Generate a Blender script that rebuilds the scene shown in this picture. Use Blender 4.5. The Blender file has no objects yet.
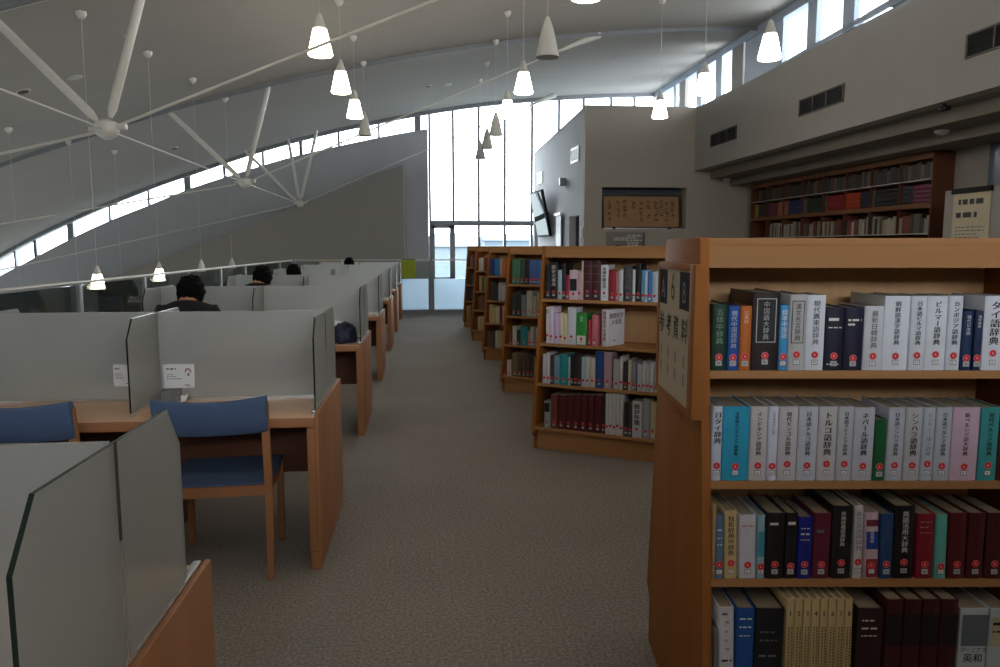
import bpy, bmesh, math, random
from mathutils import Vector, Matrix
random.seed(7)
SC = bpy.context.scene
COL = SC.collection
PI = math.pi

# ---------------------------------------------------------------- camera model (metres, +Y runs down the aisle)
F = 740.; CX, CY = 500., 333.5; EYE = 1.5
PITCH = math.radians(6.7); YAW = math.atan2(75, 740)
FW = Vector((math.sin(YAW)*math.cos(PITCH), math.cos(YAW)*math.cos(PITCH), -math.sin(PITCH)))
RT = Vector((math.cos(YAW), -math.sin(YAW), 0))
UP = Vector((math.sin(YAW)*math.sin(PITCH), math.cos(YAW)*math.sin(PITCH), math.cos(PITCH)))
def ray(x, y): return FW + RT*((x-CX)/F) + UP*((CY-y)/F)
CAMP = Vector((0, 0, EYE))
def atY(x, y, Y): d = ray(x, y); return CAMP + d*(Y/d.y)
def atX(x, y, X): d = ray(x, y); return CAMP + d*(X/d.x)
def atP(x, y, p0, n): d = ray(x, y); return CAMP + d*((p0-CAMP).dot(n)/d.dot(n))

# ---------------------------------------------------------------- materials
def lin(c):
    if isinstance(c, str):
        c = c.lstrip('#'); c = [int(c[i:i+2], 16)/255 for i in (0, 2, 4)]
    return tuple(((v/12.92) if v <= .04045 else ((v+.055)/1.055)**2.4) for v in c)+(1.,)
MATS = {}
def mat(name, col, rough=.6, metal=0., var=.06, scale=8., bump=0., spec=.5, stretch=None):
    if name in MATS: return MATS[name]
    m = bpy.data.materials.new(name); m.use_nodes = True; nt = m.node_tree; N = nt.nodes; L = nt.links
    b = N['Principled BSDF']; c = lin(col)
    b.inputs['Roughness'].default_value = rough; b.inputs['Metallic'].default_value = metal
    b.inputs['Specular IOR Level'].default_value = spec
    tc = N.new('ShaderNodeTexCoord'); mp = N.new('ShaderNodeMapping'); L.new(tc.outputs['Object'], mp.inputs[0])
    if stretch: mp.inputs['Scale'].default_value = stretch
    nz = N.new('ShaderNodeTexNoise'); nz.inputs['Scale'].default_value = scale; nz.inputs['Detail'].default_value = 4
    L.new(mp.outputs[0], nz.inputs['Vector'])
    rp = N.new('ShaderNodeValToRGB'); L.new(nz.outputs[0], rp.inputs[0])
    rp.color_ramp.elements[0].position = .3; rp.color_ramp.elements[1].position = .7
    rp.color_ramp.elements[0].color = tuple(v*(1-var) for v in c[:3])+(1,)
    rp.color_ramp.elements[1].color = tuple(min(1, v*(1+var)) for v in c[:3])+(1,)
    L.new(rp.outputs[0], b.inputs['Base Color'])
    if bump:
        bp = N.new('ShaderNodeBump'); bp.inputs['Strength'].default_value = bump; bp.inputs['Distance'].default_value = .01
        L.new(nz.outputs[0], bp.inputs['Height']); L.new(bp.outputs[0], b.inputs['Normal'])
    MATS[name] = m; return m
def cmat(col, rough=.45):
    col = col.lstrip('#'); c3 = [int(col[i:i+2], 16) for i in (0, 2, 4)]
    c3 = '%02x%02x%02x' % tuple(min(245, int(v*1.09+(3 if i == 2 else 0))) for i, v in enumerate(c3)) if min(c3) > 150 else col
    return mat('cover_'+col, c3, rough, var=.05, scale=20)
def emis(name, col, s):
    m = bpy.data.materials.new(name); m.use_nodes = True; nt = m.node_tree; b = nt.nodes['Principled BSDF']
    b.inputs['Base Color'].default_value = lin(col); b.inputs['Emission Color'].default_value = lin(col)
    b.inputs['Emission Strength'].default_value = s; MATS[name] = m; return m

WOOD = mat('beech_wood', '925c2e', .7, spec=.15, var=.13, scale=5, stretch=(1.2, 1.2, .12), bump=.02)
WOODH = mat('beech_wood_lengthwise', 'a3784f', .65, spec=.2, var=.12, scale=5, stretch=(.12, 1.2, 1.2), bump=.02)
WOODB = mat('beech_back_panel', 'bb9265', .6, var=.08, scale=7, stretch=(3, 3, .15))
DESKW = mat('beech_desk_top', 'cfa886', .35, var=.07, scale=4, stretch=(.2, 1.5, 1))
DESKE = mat('beech_desk_edge', '9a6845', .5, var=.1, scale=4, stretch=(.2, 1.5, 1.5))
DESKP = mat('beech_desk_panel', 'a06f4c', .6, spec=.25, var=.1, scale=5, stretch=(1.2, 1.2, .12))
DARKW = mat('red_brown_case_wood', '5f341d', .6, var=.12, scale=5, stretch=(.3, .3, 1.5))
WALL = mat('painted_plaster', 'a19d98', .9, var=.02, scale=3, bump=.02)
WALLW = mat('painted_plaster_warm', 'aea79c', .9, var=.02, scale=3, bump=.02)
WALLP = mat('painted_plaster_partition', '99958f', .9, var=.02, scale=3)
WALLC = mat('painted_plaster_cool', 'b0b1b5', .9, var=.02, scale=3)
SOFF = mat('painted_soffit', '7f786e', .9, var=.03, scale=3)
METALW = mat('white_painted_steel', 'd6d5cf', .4, var=.03)
METALG = mat('grey_painted_steel', '82868c', .45, var=.03)
MULL = mat('aluminium_mullion', '767d86', .4, metal=.3, var=.03)
ALU = mat('brushed_aluminium', 'd9dadb', .25, metal=.85, var=.04, scale=30)
BLACK = mat('black_plastic', '121314', .7, spec=.2, var=.1)
DGREY = mat('dark_grey_plastic', '3c3d40', .5, var=.1)
PAPER = mat('page_block', '857c6c', .9, var=.1, scale=60, stretch=(60, 1, 1))
WHITE = mat('white_paper', 'dfe2e6', .8, var=.02)
INK = mat('black_ink', '121317', .6, var=.02)
INKG = mat('grey_ink', '62666e', .6, var=.02)
INKW = mat('white_ink', 'd5d6d4', .6, var=.02)
INKS = mat('silver_ink', 'b9bcc0', .4, var=.02)
INKR = mat('dark_red_ink', '8c2733', .6, var=.02)
RED = mat('red_sticker', 'd0202c', .45, var=.03)
BLUEF = mat('blue_wool_fabric', '4a6084', .9, var=.1, scale=120, bump=.2)
SKIN = mat('skin', 'c58f6d', .55, var=.05)
HAIR = mat('black_hair', '080708', .9, spec=.15, var=.3, scale=60, bump=.4)
SHIRT = mat('black_cotton', '131418', .9, var=.2, scale=60, bump=.1)
JEANS = mat('dark_trousers', '23262f', .9, var=.1, scale=60)
BAG = mat('navy_nylon', '0f1a36', .6, var=.25, scale=14, bump=.5)

# carpet: flecked grey loop pile
def carpet():
    m = bpy.data.materials.new('grey_carpet'); m.use_nodes = True; nt = m.node_tree; N = nt.nodes; L = nt.links
    b = N['Principled BSDF']; b.inputs['Roughness'].default_value = .95; b.inputs['Specular IOR Level'].default_value = .1
    tc = N.new('ShaderNodeTexCoord')
    n1 = N.new('ShaderNodeTexNoise'); n1.inputs['Scale'].default_value = 75; n1.inputs['Detail'].default_value = 3; n1.inputs['Roughness'].default_value=.7
    n2 = N.new('ShaderNodeTexNoise'); n2.inputs['Scale'].default_value = 1.3
    r = N.new('ShaderNodeValToRGB'); r.color_ramp.elements[0].position = .35; r.color_ramp.elements[1].position = .68
    r.color_ramp.elements[0].color = lin('7b7672'); r.color_ramp.elements[1].color = lin('a8a29c')
    mx = N.new('ShaderNodeMixRGB'); mx.blend_type = 'MULTIPLY'; mx.inputs[0].default_value = .25
    L.new(tc.outputs['Object'], n1.inputs[0]); L.new(tc.outputs['Object'], n2.inputs[0])
    L.new(n1.outputs[0], r.inputs[0]); L.new(r.outputs[0], mx.inputs[1]); L.new(n2.outputs[0], mx.inputs[2]); L.new(mx.outputs[0], b.inputs[0])
    bp = N.new('ShaderNodeBump'); bp.inputs['Strength'].default_value = .4; bp.inputs['Distance'].default_value = .006
    L.new(n1.outputs[0], bp.inputs['Height']); L.new(bp.outputs[0], b.inputs['Normal'])
    return m
CARPET = carpet()
# ceiling boards: off white paint with fine joints across and along the vault
def ceil_mat():
    m = bpy.data.materials.new('ceiling_boards'); m.use_nodes = True; nt = m.node_tree; N = nt.nodes; L = nt.links
    b = N['Principled BSDF']; b.inputs['Roughness'].default_value = .9
    tc = N.new('ShaderNodeTexCoord'); sp = N.new('ShaderNodeSeparateXYZ'); L.new(tc.outputs['Object'], sp.inputs[0])
    def seam(sock, off, period, w):
        a = N.new('ShaderNodeMath'); a.operation = 'ADD'; a.inputs[1].default_value = off+1000*period; L.new(sock, a.inputs[0])
        mo = N.new('ShaderNodeMath'); mo.operation = 'MODULO'; mo.inputs[1].default_value = period; L.new(a.outputs[0], mo.inputs[0])
        lt = N.new('ShaderNodeMath'); lt.operation = 'LESS_THAN'; lt.inputs[1].default_value = w; L.new(mo.outputs[0], lt.inputs[0]); return lt.outputs[0]
    s1 = seam(sp.outputs[1], -5.55, 5.9, .012)
    nz = N.new('ShaderNodeTexNoise'); nz.inputs['Scale'].default_value = .8; L.new(tc.outputs['Object'], nz.inputs[0])
    rp = N.new('ShaderNodeValToRGB'); rp.color_ramp.elements[0].color = lin('a9a7a3'); rp.color_ramp.elements[1].color = lin('b3b1ad'); L.new(nz.outputs[0], rp.inputs[0])
    mx = N.new('ShaderNodeMixRGB'); L.new(s1, mx.inputs[0]); L.new(rp.outputs[0], mx.inputs[1]); mx.inputs[2].default_value = lin('c8c6c0')
    L.new(mx.outputs[0], b.inputs[0]); return m
CEIL = ceil_mat()
def glass_clear(name, tint, refl):
    m = bpy.data.materials.new(name); m.use_nodes = True; nt = m.node_tree; N = nt.nodes; L = nt.links
    N.remove(N['Principled BSDF']); out = N['Material Output']
    t = N.new('ShaderNodeBsdfTransparent'); t.inputs[0].default_value = lin(tint)
    g = N.new('ShaderNodeBsdfGlossy'); g.inputs['Roughness'].default_value = .02
    fr = N.new('ShaderNodeFresnel'); fr.inputs[0].default_value = 1.5
    mu = N.new('ShaderNodeMath'); mu.operation = 'MULTIPLY'; mu.inputs[1].default_value = refl; L.new(fr.outputs[0], mu.inputs[0])
    mx = N.new('ShaderNodeMixShader'); L.new(mu.outputs[0], mx.inputs[0]); L.new(t.outputs[0], mx.inputs[1]); L.new(g.outputs[0], mx.inputs[2]); L.new(mx.outputs[0], out.inputs[0])
    return m
GLASS = glass_clear('clear_window_glass', 'f4f8fa', .6)
RAILG = glass_clear('clear_railing_glass', 'eaf0ee', .9)
def glass_frost(name, col, mixd, rough, dif=.26):
    m = bpy.data.materials.new(name); m.use_nodes = True; nt = m.node_tree; N = nt.nodes; L = nt.links
    N.remove(N['Principled BSDF']); out = N['Material Output']; c = lin(col)
    tc = N.new('ShaderNodeTexCoord'); nz = N.new('ShaderNodeTexNoise'); nz.inputs['Scale'].default_value = 300; L.new(tc.outputs['Object'], nz.inputs[0])
    bp = N.new('ShaderNodeBump'); bp.inputs['Strength'].default_value = .05; L.new(nz.outputs[0], bp.inputs['Height'])
    tr = N.new('ShaderNodeBsdfTranslucent'); tr.inputs[0].default_value = c
    rf = N.new('ShaderNodeBsdfRefraction'); rf.inputs[0].default_value = c; rf.inputs['IOR'].default_value = 1.08; rf.inputs['Roughness'].default_value = rough
    df = N.new('ShaderNodeBsdfDiffuse'); df.inputs[0].default_value = c
    gl = N.new('ShaderNodeBsdfGlossy'); gl.inputs['Roughness'].default_value = .35; L.new(bp.outputs[0], gl.inputs['Normal'])
    m1 = N.new('ShaderNodeMixShader'); m1.inputs[0].default_value = mixd; L.new(rf.outputs[0], m1.inputs[1]); L.new(tr.outputs[0], m1.inputs[2])
    m2 = N.new('ShaderNodeMixShader'); m2.inputs[0].default_value = dif; L.new(m1.outputs[0], m2.inputs[1]); L.new(df.outputs[0], m2.inputs[2])
    m3 = N.new('ShaderNodeMixShader'); m3.inputs[0].default_value = .1; L.new(m2.outputs[0], m3.inputs[1]); L.new(gl.outputs[0], m3.inputs[2])
    L.new(m3.outputs[0], out.inputs[0]); return m
FROST = glass_frost('frosted_carrel_glass', 'e9edec', .3, .4)
FROSTB = glass_frost('frosted_barrier_glass', 'e2f2fc', .6, .8, .05)
GEDGE = mat('dark_green_glass_edge', '1c2b27', .15, var=.1)

# ---------------------------------------------------------------- mesh helpers
def tag(o, label=None, cat=None, group=None, kind=None):
    if label: o['label'] = label
    if cat: o['category'] = cat
    if group: o['group'] = group
    if kind: o['kind'] = kind
    return o
def empty(name, loc=(0, 0, 0), rz=0):
    o = bpy.data.objects.new(name, None); COL.objects.link(o); o.location = loc; o.rotation_euler = (0, 0, rz); o.empty_display_size = .1; return o
def link(name, me, parent=None, loc=None, rot=None):
    o = bpy.data.objects.new(name, me); COL.objects.link(o)
    if parent: o.parent = parent
    if loc is not None: o.location = loc
    if rot is not None: o.rotation_euler = rot
    return o
class MB:
    def __init__(s): s.v = []; s.f = []; s.m = []; s.mats = []
    def mi(s, m):
        if m not in s.mats: s.mats.append(m)
        return s.mats.index(m)
    def add(s, vs, fs, m):
        o = len(s.v); s.v += [tuple(v) for v in vs]; k = s.mi(m)
        for f in fs: s.f.append([i+o for i in f]); s.m.append(k)
        return s
    def box(s, a, b, m):
        x0, y0, z0 = [min(a[i], b[i]) for i in range(3)]; x1, y1, z1 = [max(a[i], b[i]) for i in range(3)]
        return s.add([(x0,y0,z0),(x1,y0,z0),(x1,y1,z0),(x0,y1,z0),(x0,y0,z1),(x1,y0,z1),(x1,y1,z1),(x0,y1,z1)],
              [(0,3,2,1),(4,5,6,7),(0,1,5,4),(1,2,6,5),(2,3,7,6),(3,0,4,7)], m)
    def prism(s, pts, axis, a, b, m):
        """polygon pts (2-tuples) extruded along axis: 'x' -> pts are (y,z), 'y' -> (x,z), 'z' -> (x,y)"""
        def mk(p, t): return {'x': (t, p[0], p[1]), 'y': (p[0], t, p[1]), 'z': (p[0], p[1], t)}[axis]
        n = len(pts); vs = [mk(p, a) for p in pts]+[mk(p, b) for p in pts]
        fs = [list(range(n))[::-1], list(range(n, 2*n))]+[(i, (i+1) % n, n+(i+1) % n, n+i) for i in range(n)]
        return s.add(vs, fs, m)
    def tube(s, pts, r, m, seg=10, cap=True):
        pts = [Vector(p) for p in pts]; rs = r if isinstance(r, (list, tuple)) else [r]*len(pts); vs = []; fs = []
        for i, p in enumerate(pts):
            d = (pts[min(i+1, len(pts)-1)]-pts[max(i-1, 0)]).normalized()
            a = d.orthogonal().normalized() if i == 0 else (pa-d*pa.dot(d)).normalized()
            pa = a; b = d.cross(a)
            for k in range(seg):
                t = 2*PI*k/seg; vs.append(p+(a*math.cos(t)+b*math.sin(t))*rs[i])
        for i in range(len(pts)-1):
            for k in range(seg):
                k2 = (k+1) % seg; fs.append((i*seg+k, i*seg+k2, (i+1)*seg+k2, (i+1)*seg+k))
        if cap: fs.append(list(range(seg))[::-1]); fs.append([(len(pts)-1)*seg+k for k in range(seg)])
        return s.add(vs, fs, m)
    def lathe(s, prof, m, c=(0, 0, 0), seg=20):
        return s.tube([(c[0], c[1], c[2]+z) for r, z in prof], [max(r, .0004) for r, z in prof], m, seg)
    def mesh(s, name, smooth=None):
        me = bpy.data.meshes.new(name); me.from_pydata(s.v, [], s.f); me.update()
        for m in s.mats: me.materials.append(m)
        for i, p in enumerate(me.polygons): p.material_index = s.m[i]
        bm = bmesh.new(); bm.from_mesh(me); bmesh.ops.recalc_face_normals(bm, faces=bm.faces); bm.to_mesh(me); bm.free()
        if smooth is not None:
            for p in me.polygons: p.use_smooth = True
            me.set_sharp_from_angle(angle=math.radians(smooth))
        return me
    def obj(s, name, parent=None, bevel=0, smooth=None, loc=None, rot=None):
        me = s.mesh(name, smooth)
        if bevel:
            bm = bmesh.new(); bm.from_mesh(me)
            bmesh.ops.bevel(bm, geom=[e for e in bm.edges if len(e.link_faces) == 2 and e.calc_face_angle(0) > .6], offset=bevel, segments=2, affect='EDGES', profile=.6, clamp_overlap=True)
            bm.to_mesh(me); bm.free()
            for p in me.polygons: p.use_smooth = True
            me.set_sharp_from_angle(angle=math.radians(35))
        return link(name, me, parent, loc, rot)
def struct(o): o['kind'] = 'structure'; return o
def ell(mb, c, r, m, seg=14, rings=9):
    vs = []; fs = []
    for i in range(rings+1):
        t = PI*i/rings
        for k in range(seg):
            p = 2*PI*k/seg; st = max(math.sin(t), .002)
            vs.append((c[0]+r[0]*st*math.cos(p), c[1]+r[1]*st*math.sin(p), c[2]+r[2]*math.cos(t)))
    for i in range(rings):
        for k in range(seg):
            k2 = (k+1) % seg; fs.append((i*seg+k, (i+1)*seg+k, (i+1)*seg+k2, i*seg+k2))
    return mb.add(vs, fs, m)

# ---------------------------------------------------------------- lettering (default font with its CJK fallback)
TC = {}
def text_geo(s, res=2):
    if s in TC: return TC[s]
    cu = bpy.data.curves.new('t', 'FONT'); cu.body = s; cu.size = 1; cu.align_x = 'CENTER'; cu.resolution_u = res
    o = bpy.data.objects.new('t', cu); COL.objects.link(o); bpy.context.view_layer.update()
    me = bpy.data.meshes.new_from_object(o.evaluated_get(bpy.context.evaluated_depsgraph_get()))
    vs = [v.co.copy() for v in me.vertices]; fs = [tuple(p.vertices) for p in me.polygons]
    bpy.data.objects.remove(o); bpy.data.meshes.remove(me); bpy.data.curves.remove(cu)
    TC[s] = (vs, fs); return TC[s]
def vtext(mb, s, x, ztop, size, m, y=0, bold=.0, squeeze=1., line=1.02):
    """vertical line of glyphs on a plane facing -y"""
    for i, ch in enumerate(s):
        vs, fs = text_geo(ch)
        if not vs: continue
        if ch == 'ー': vs = [Vector((v.y-.36, -v.x+.36, 0)) for v in vs]
        for dx in ((0,) if not bold else (-bold, bold)):
            mb.add([(x+(v.x+dx)*size*squeeze, y, ztop-size*(.86+i*line)+v.y*size) for v in vs], fs, m)
def htext(mb, s, x, z, size, m, y=0, bold=0., sx=1.):
    vs, fs = text_geo(s)
    for dx in ((0,) if not bold else (-bold, bold)):
        mb.add([(x+(v.x*sx+dx)*size, y, z+v.y*size) for v in vs], fs, m)
def strokes(mb, x0, x1, z0, z1, rows, m, y=0, vertical=False, fill=.5):
    """unreadable small print: rows of short bars"""
    for r in range(rows):
        if vertical:
            w = (x1-x0)/rows; a = x0+w*(r+.25); z = z1
            while z > z0+.002:
                h = random.uniform(.6, 1.3)*w*.7; mb.add([(a, y, z-h), (a+w*fill, y, z-h), (a+w*fill, y, z), (a, y, z)], [(0, 1, 2, 3)], m); z -= h+w*.35
        else:
            h = (z1-z0)/rows; b = z0+h*(r+.25); x = x0; end = x0+(x1-x0)*random.uniform(.6, 1)
            while x < end:
                w = random.uniform(.6, 2)*h; w = min(w, x1-x); mb.add([(x, y, b), (x+w*.85, y, b), (x+w*.85, y, b+h*fill), (x, y, b+h*fill)], [(0, 1, 2, 3)], m); x += w+h*.2

# ---------------------------------------------------------------- roof profile
PR = [(-13, -.35), (-11.22, .96), (-9.46, 1.88), (-7.3, 2.80), (-5.92, 3.29), (-4.46, 3.79), (-2.75, 4.27), (-1.17, 4.63), (.47, 4.95), (1.8, 5.15), (2.97, 5.275), (4.08, 5.37), (5.2, 5.44), (6.13, 5.48), (7.6, 5.52)]
def prof(P, X):
    if X <= P[0][0]: i = 0
    elif X >= P[-1][0]: i = len(P)-2
    else: i = max(k for k in range(len(P)-1) if P[k][0] <= X)
    def sl(j):
        a, b = P[max(j-1, 0)], P[min(j+1, len(P)-1)]; return (b[1]-a[1])/(b[0]-a[0])
    h = P[i+1][0]-P[i][0]; t = (X-P[i][0])/h
    return (2*t**3-3*t*t+1)*P[i][1]+(t**3-2*t*t+t)*h*sl(i)+(3*t*t-2*t**3)*P[i+1][1]+(t**3-t*t)*h*sl(i+1)
def zr(X, Y): return prof(PR, X)+.04*(Y-13.5)
YG = 21.0          # far gable
YB = -6.0          # behind the viewer
ZL = -3.4          # lower floor of the open hall on the left
XS = [-13+20.6*i/80 for i in range(81)]
YS = [YB-.3, 0, 4, 7.6, 10, 13.5, 17, YG+.6]
m = MB()
nx = len(XS)
vs = [(x, y, zr(x, y)) for y in YS for x in XS]; n0 = len(vs); vs += [(x, y, z+.2) for x, y, z in vs]
fs = []
for j in range(len(YS)-1):
    for i in range(nx-1):
        a = j*nx+i; fs.append((a, a+1, a+nx+1, a+nx)); fs.append((n0+a, n0+a+nx, n0+a+nx+1, n0+a+1))
for i in range(nx-1): fs.append((i, n0+i, n0+i+1, i+1)); a = (len(YS)-1)*nx+i; fs.append((a, a+1, n0+a+1, n0+a))
for j in range(len(YS)-1):
    a = j*nx; fs.append((a, a+nx, n0+a+nx, n0+a)); a = j*nx+nx-1; fs.append((a, n0+a, n0+a+nx, a+nx))
m.add(vs, fs, CEIL); struct(m.obj('ceiling', smooth=40))
# curved ribs under the boards (one per truss line, one along the gable)
def rib(Y, w, d, name, mt, x0=-12.6, x1=6.6):
    m = MB(); xs = [x0+(x1-x0)*i/70 for i in range(71)]; vs = []
    for x in xs:
        z = zr(x, Y); vs += [(x, Y-w/2, z+.02), (x, Y+w/2, z+.02), (x, Y+w/2, z-d), (x, Y-w/2, z-d)]
    fs = [(0, 1, 2, 3), tuple(len(vs)-4+k for k in (3, 2, 1, 0))]
    for i in range(70):
        for k in range(4): fs.append((4*i+k, 4*i+(k+1) % 4, 4*i+4+(k+1) % 4, 4*i+4+k))
    m.add(vs, fs, mt); return m.obj(name, smooth=40)
for i, Y in enumerate((1.7, 7.6, 13.5)): struct(rib(Y, .08, .05, 'trim_%d' % (i+1), METALW)); 
for i, Y in enumerate((1.78, 7.68, 13.58)): struct(rib(Y-.13, .04, .07, 'trim_%d' % (i+4), METALG))
struct(rib(YG-.1, .14, .1, 'trim_7', METALG))

# ---------------------------------------------------------------- floor
m = MB(); m.box((-3.0, YB, -.35), (8, YG, 0), CARPET); struct(m.obj('floor'))
LOWF = mat('lower_hall_floor', '9a948b', .6, var=.05, scale=2)
m = MB(); m.box((-13, YB, ZL-.2), (-3.0, YG+.3, ZL), LOWF); m.box((-3.05, YB, ZL), (-3.0, YG, 0), WALL); struct(m.obj('trim_8'))

# ---------------------------------------------------------------- far gable: wall below an arc of windows
WT = [(-13, -.2), (-11.26, .72), (-9.49, 1.67), (-8.39, 2.19), (-7.32, 2.62), (-6.33, 3.03), (-4.34, 3.69), (-3.34, 3.98), (-1.18, 4.48), (.15, 4.73)]
xw = atY(428.5, 200, YG).x
m2 = MB()
for i in range(40):
    xa = -13+(xw+13)*i/40; xb = -13+(xw+13)*(i+1)/40; za = prof(WT, xa); zb = prof(WT, xb)
    m2.add([(xa, YG, ZL), (xb, YG, ZL), (xb, YG, zb), (xa, YG, za), (xa, YG+.3, ZL), (xb, YG+.3, ZL), (xb, YG+.3, zb), (xa, YG+.3, za)],
           [(0, 1, 2, 3), (4, 7, 6, 5), (3, 2, 6, 7)]+([(1, 5, 6, 2)] if i == 39 else [])+([(0, 3, 7, 4)] if i == 0 else []), WALLC)
m2.box((xw, YG, -.35), (6.6, YG+.3, .56), WALLC)
struct(m2.obj('wall_far'))
# lower partition standing just before it, its top sloping with the roof
PT = [tuple(atY(x, y, 20.45).xz) for x, y in ((20, 312), (300, 206), (380, 173), (403.5, 164))]
m = MB()
for a, b in zip(PT[:-1], PT[1:]):
    m.add([(a[0], 20.45, ZL), (b[0], 20.45, ZL), (b[0], 20.45, b[1]), (a[0], 20.45, a[1]), (a[0], 20.95, ZL), (b[0], 20.95, ZL), (b[0], 20.95, b[1]), (a[0], 20.95, a[1])],
          [(0, 1, 2, 3), (3, 2, 6, 7), (1, 5, 6, 2)], WALLP)
struct(m.obj('wall_partition'))

def window(name, pane_quads, mull, mt=MULL):
    m = MB()
    for q in pane_quads: m.add(q, [(0, 1, 2, 3)], GLASS)
    w = struct(m.obj(name))
    fr = MB()
    for f in mull: f(fr)
    fr.obj('window_frame', w)
    return w
# window_1: arc of clerestory lights over the far wall
mx = [(9.7, .05), (30.8, .08), (67.5, .16), (108, .05), (148, .05), (187.5, .17), (225, .07), (264, .06), (302, .09), (340, .06), (380, .06), (418.5, .17)]
xs = [-12.2]+[atY(x, 200, YG).x for x, w in mx]+[xw]
q = []
for a, b in zip(xs[:-1], xs[1:]):
    q.append([(a, YG+.12, prof(WT, a)-.01), (b, YG+.12, prof(WT, b)-.01), (b, YG+.12, zr(b, YG)+.05), (a, YG+.12, zr(a, YG)+.05)])
fr = []
for (px, w) in mx:
    X = atY(px, 200, YG).x
    fr.append(lambda mb, X=X, w=w: mb.box((X-w/2, YG+.03, prof(WT, X)-.05), (X+w/2, YG+.16, zr(X, YG)+.05), METALG if w > .12 else MULL))
window('window_1', q, fr)
# window_2: the tall gable window and the lights above the side room
mp = [430, 453.5, 479, 505, 532, 558.6, 583, 610, 633, 655]
xm = [atY(x, 200, YG).x for x in mp]
q = [[(a, YG+.12, .56), (b, YG+.12, .56), (b, YG+.12, zr(b, YG)+.05), (a, YG+.12, zr(a, YG)+.05)] for a, b in zip(xm[:-1], xm[1:])]
zt = atY(480, 223, YG).z
fr = [lambda mb, X=X: mb.box((X-.035, YG+.03, .5), (X+.035, YG+.17, zr(X, YG)+.05), MULL) for X in xm]
fr.append(lambda mb: mb.box((xm[0], YG+.04, zt-.07), (xm[4]+.1, YG+.18, zt+.07), MULL))
fr.append(lambda mb: mb.box((xm[0], YG+.04, .5), (6.6, YG+.18, .6), MULL))
def doorframe(mb):
    x0, x1 = xm[0]+.03, xm[1]+.02; z1 = zt-.06
    for a, b in (((x0, .6), (x0+.09, z1)), ((x1-.13, .6), (x1, z1)), ((x0, z1-.09), (x1, z1)), ((x0, .56), (x1, .64))):
        mb.box((a[0], YG+.02, a[1]), (b[0], YG+.1, b[1]), MULL)
fr.append(doorframe)
window('window_2', q, fr)

# ---------------------------------------------------------------- side room block at the far right
YBK = 16.1
xa = atY(586, 108, YBK).x; zb_ = 4.52
xb = atY(534, 153, YG-.02).x; zb2 = atY(534, 153, YG-.02).z
def blk(Y): t = (Y-YBK)/(YG-YBK); return xa+(xb-xa)*t, zb_+(zb2-zb_)*t
def xl(Y): return blk(Y)[0]
m = MB()
# left face with three door openings (panels between the openings)
p565 = lambda px: (lambda a, b: None)
def Yat(px):   # where the sight line at column px meets the left face
    lo, hi = YBK, YG
    for _ in range(40):
        mid = (lo+hi)/2; X = xl(mid)
        d = ray(px, 240); Xr = d.x/d.y*mid
        if Xr < X: lo = mid
        else: hi = mid
    return (lo+hi)/2
ops = [(Yat(579), Yat(569), 2.2, 'a'), (Yat(563.5), Yat(558.5), 2.2, 'b'), (Yat(538), YG-.15, 2.3, 'c')]
cur = YBK; T = .16
def face(Y0, Y1, z0, z1f):
    a, b = blk(Y0), blk(Y1)
    za = z1f if z1f is not None else a[1]; zb = z1f if z1f is not None else b[1]
    m.add([(a[0], Y0, z0), (b[0], Y1, z0), (b[0], Y1, zb), (a[0], Y0, za), (a[0]+T, Y0, z0), (b[0]+T, Y1, z0), (b[0]+T, Y1, zb), (a[0]+T, Y0, za)],
          [(0, 1, 2, 3), (4, 7, 6, 5), (3, 2, 6, 7), (0, 3, 7, 4), (1, 5, 6, 2), (0, 4, 5, 1)], WALLC)
for Y0, Y1, zt_, _ in ops:
    face(cur, Y0, 0, None); face(Y0, Y1, zt_, None); cur = Y1
face(cur, YG, 0, None)
struct(m.obj('wall_block_left'))
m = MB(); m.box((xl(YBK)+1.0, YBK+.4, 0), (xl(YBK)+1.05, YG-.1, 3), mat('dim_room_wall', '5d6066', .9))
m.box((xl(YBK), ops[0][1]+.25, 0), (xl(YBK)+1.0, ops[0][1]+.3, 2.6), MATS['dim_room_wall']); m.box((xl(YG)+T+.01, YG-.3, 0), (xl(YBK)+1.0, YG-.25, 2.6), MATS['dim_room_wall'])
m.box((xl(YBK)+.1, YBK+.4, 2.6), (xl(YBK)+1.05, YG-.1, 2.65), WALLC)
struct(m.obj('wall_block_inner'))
# front face with the display niche
nx0, nz1 = atY(602, 187, YBK).xz; nx1, _ = atY(686.5, 187, YBK).xz; _, nz0 = atY(602, 229, YBK).xz
m = MB()
X0, X1, Zt = xa, 7.6, 4.52
m.box((X0-.012, YBK-.015, 0), (nx0, YBK+.16, Zt+.004), WALLW); m.box((nx1, YBK-.015, 0), (X1, YBK+.16, Zt+.004), WALLW)
m.box((nx0, YBK-.015, nz1), (nx1, YBK+.16, Zt+.004), WALLW)
pz0 = atY(602, 232, YBK).z; pz1 = atY(602, 245, YBK).z-.25
m.box((nx0, YBK-.015, 0), (nx1, YBK+.16, nz0), WALLW)
struct(m.obj('wall_block_front'))
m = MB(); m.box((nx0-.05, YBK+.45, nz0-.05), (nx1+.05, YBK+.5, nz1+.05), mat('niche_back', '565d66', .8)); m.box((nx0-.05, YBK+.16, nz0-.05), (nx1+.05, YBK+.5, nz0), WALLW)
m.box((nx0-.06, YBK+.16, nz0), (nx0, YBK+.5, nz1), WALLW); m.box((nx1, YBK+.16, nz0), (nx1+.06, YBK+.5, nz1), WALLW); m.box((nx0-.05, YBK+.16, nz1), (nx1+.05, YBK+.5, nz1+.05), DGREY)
struct(m.obj('trim_9'))
m = MB(); a, b = blk(YBK), blk(YG)
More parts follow.
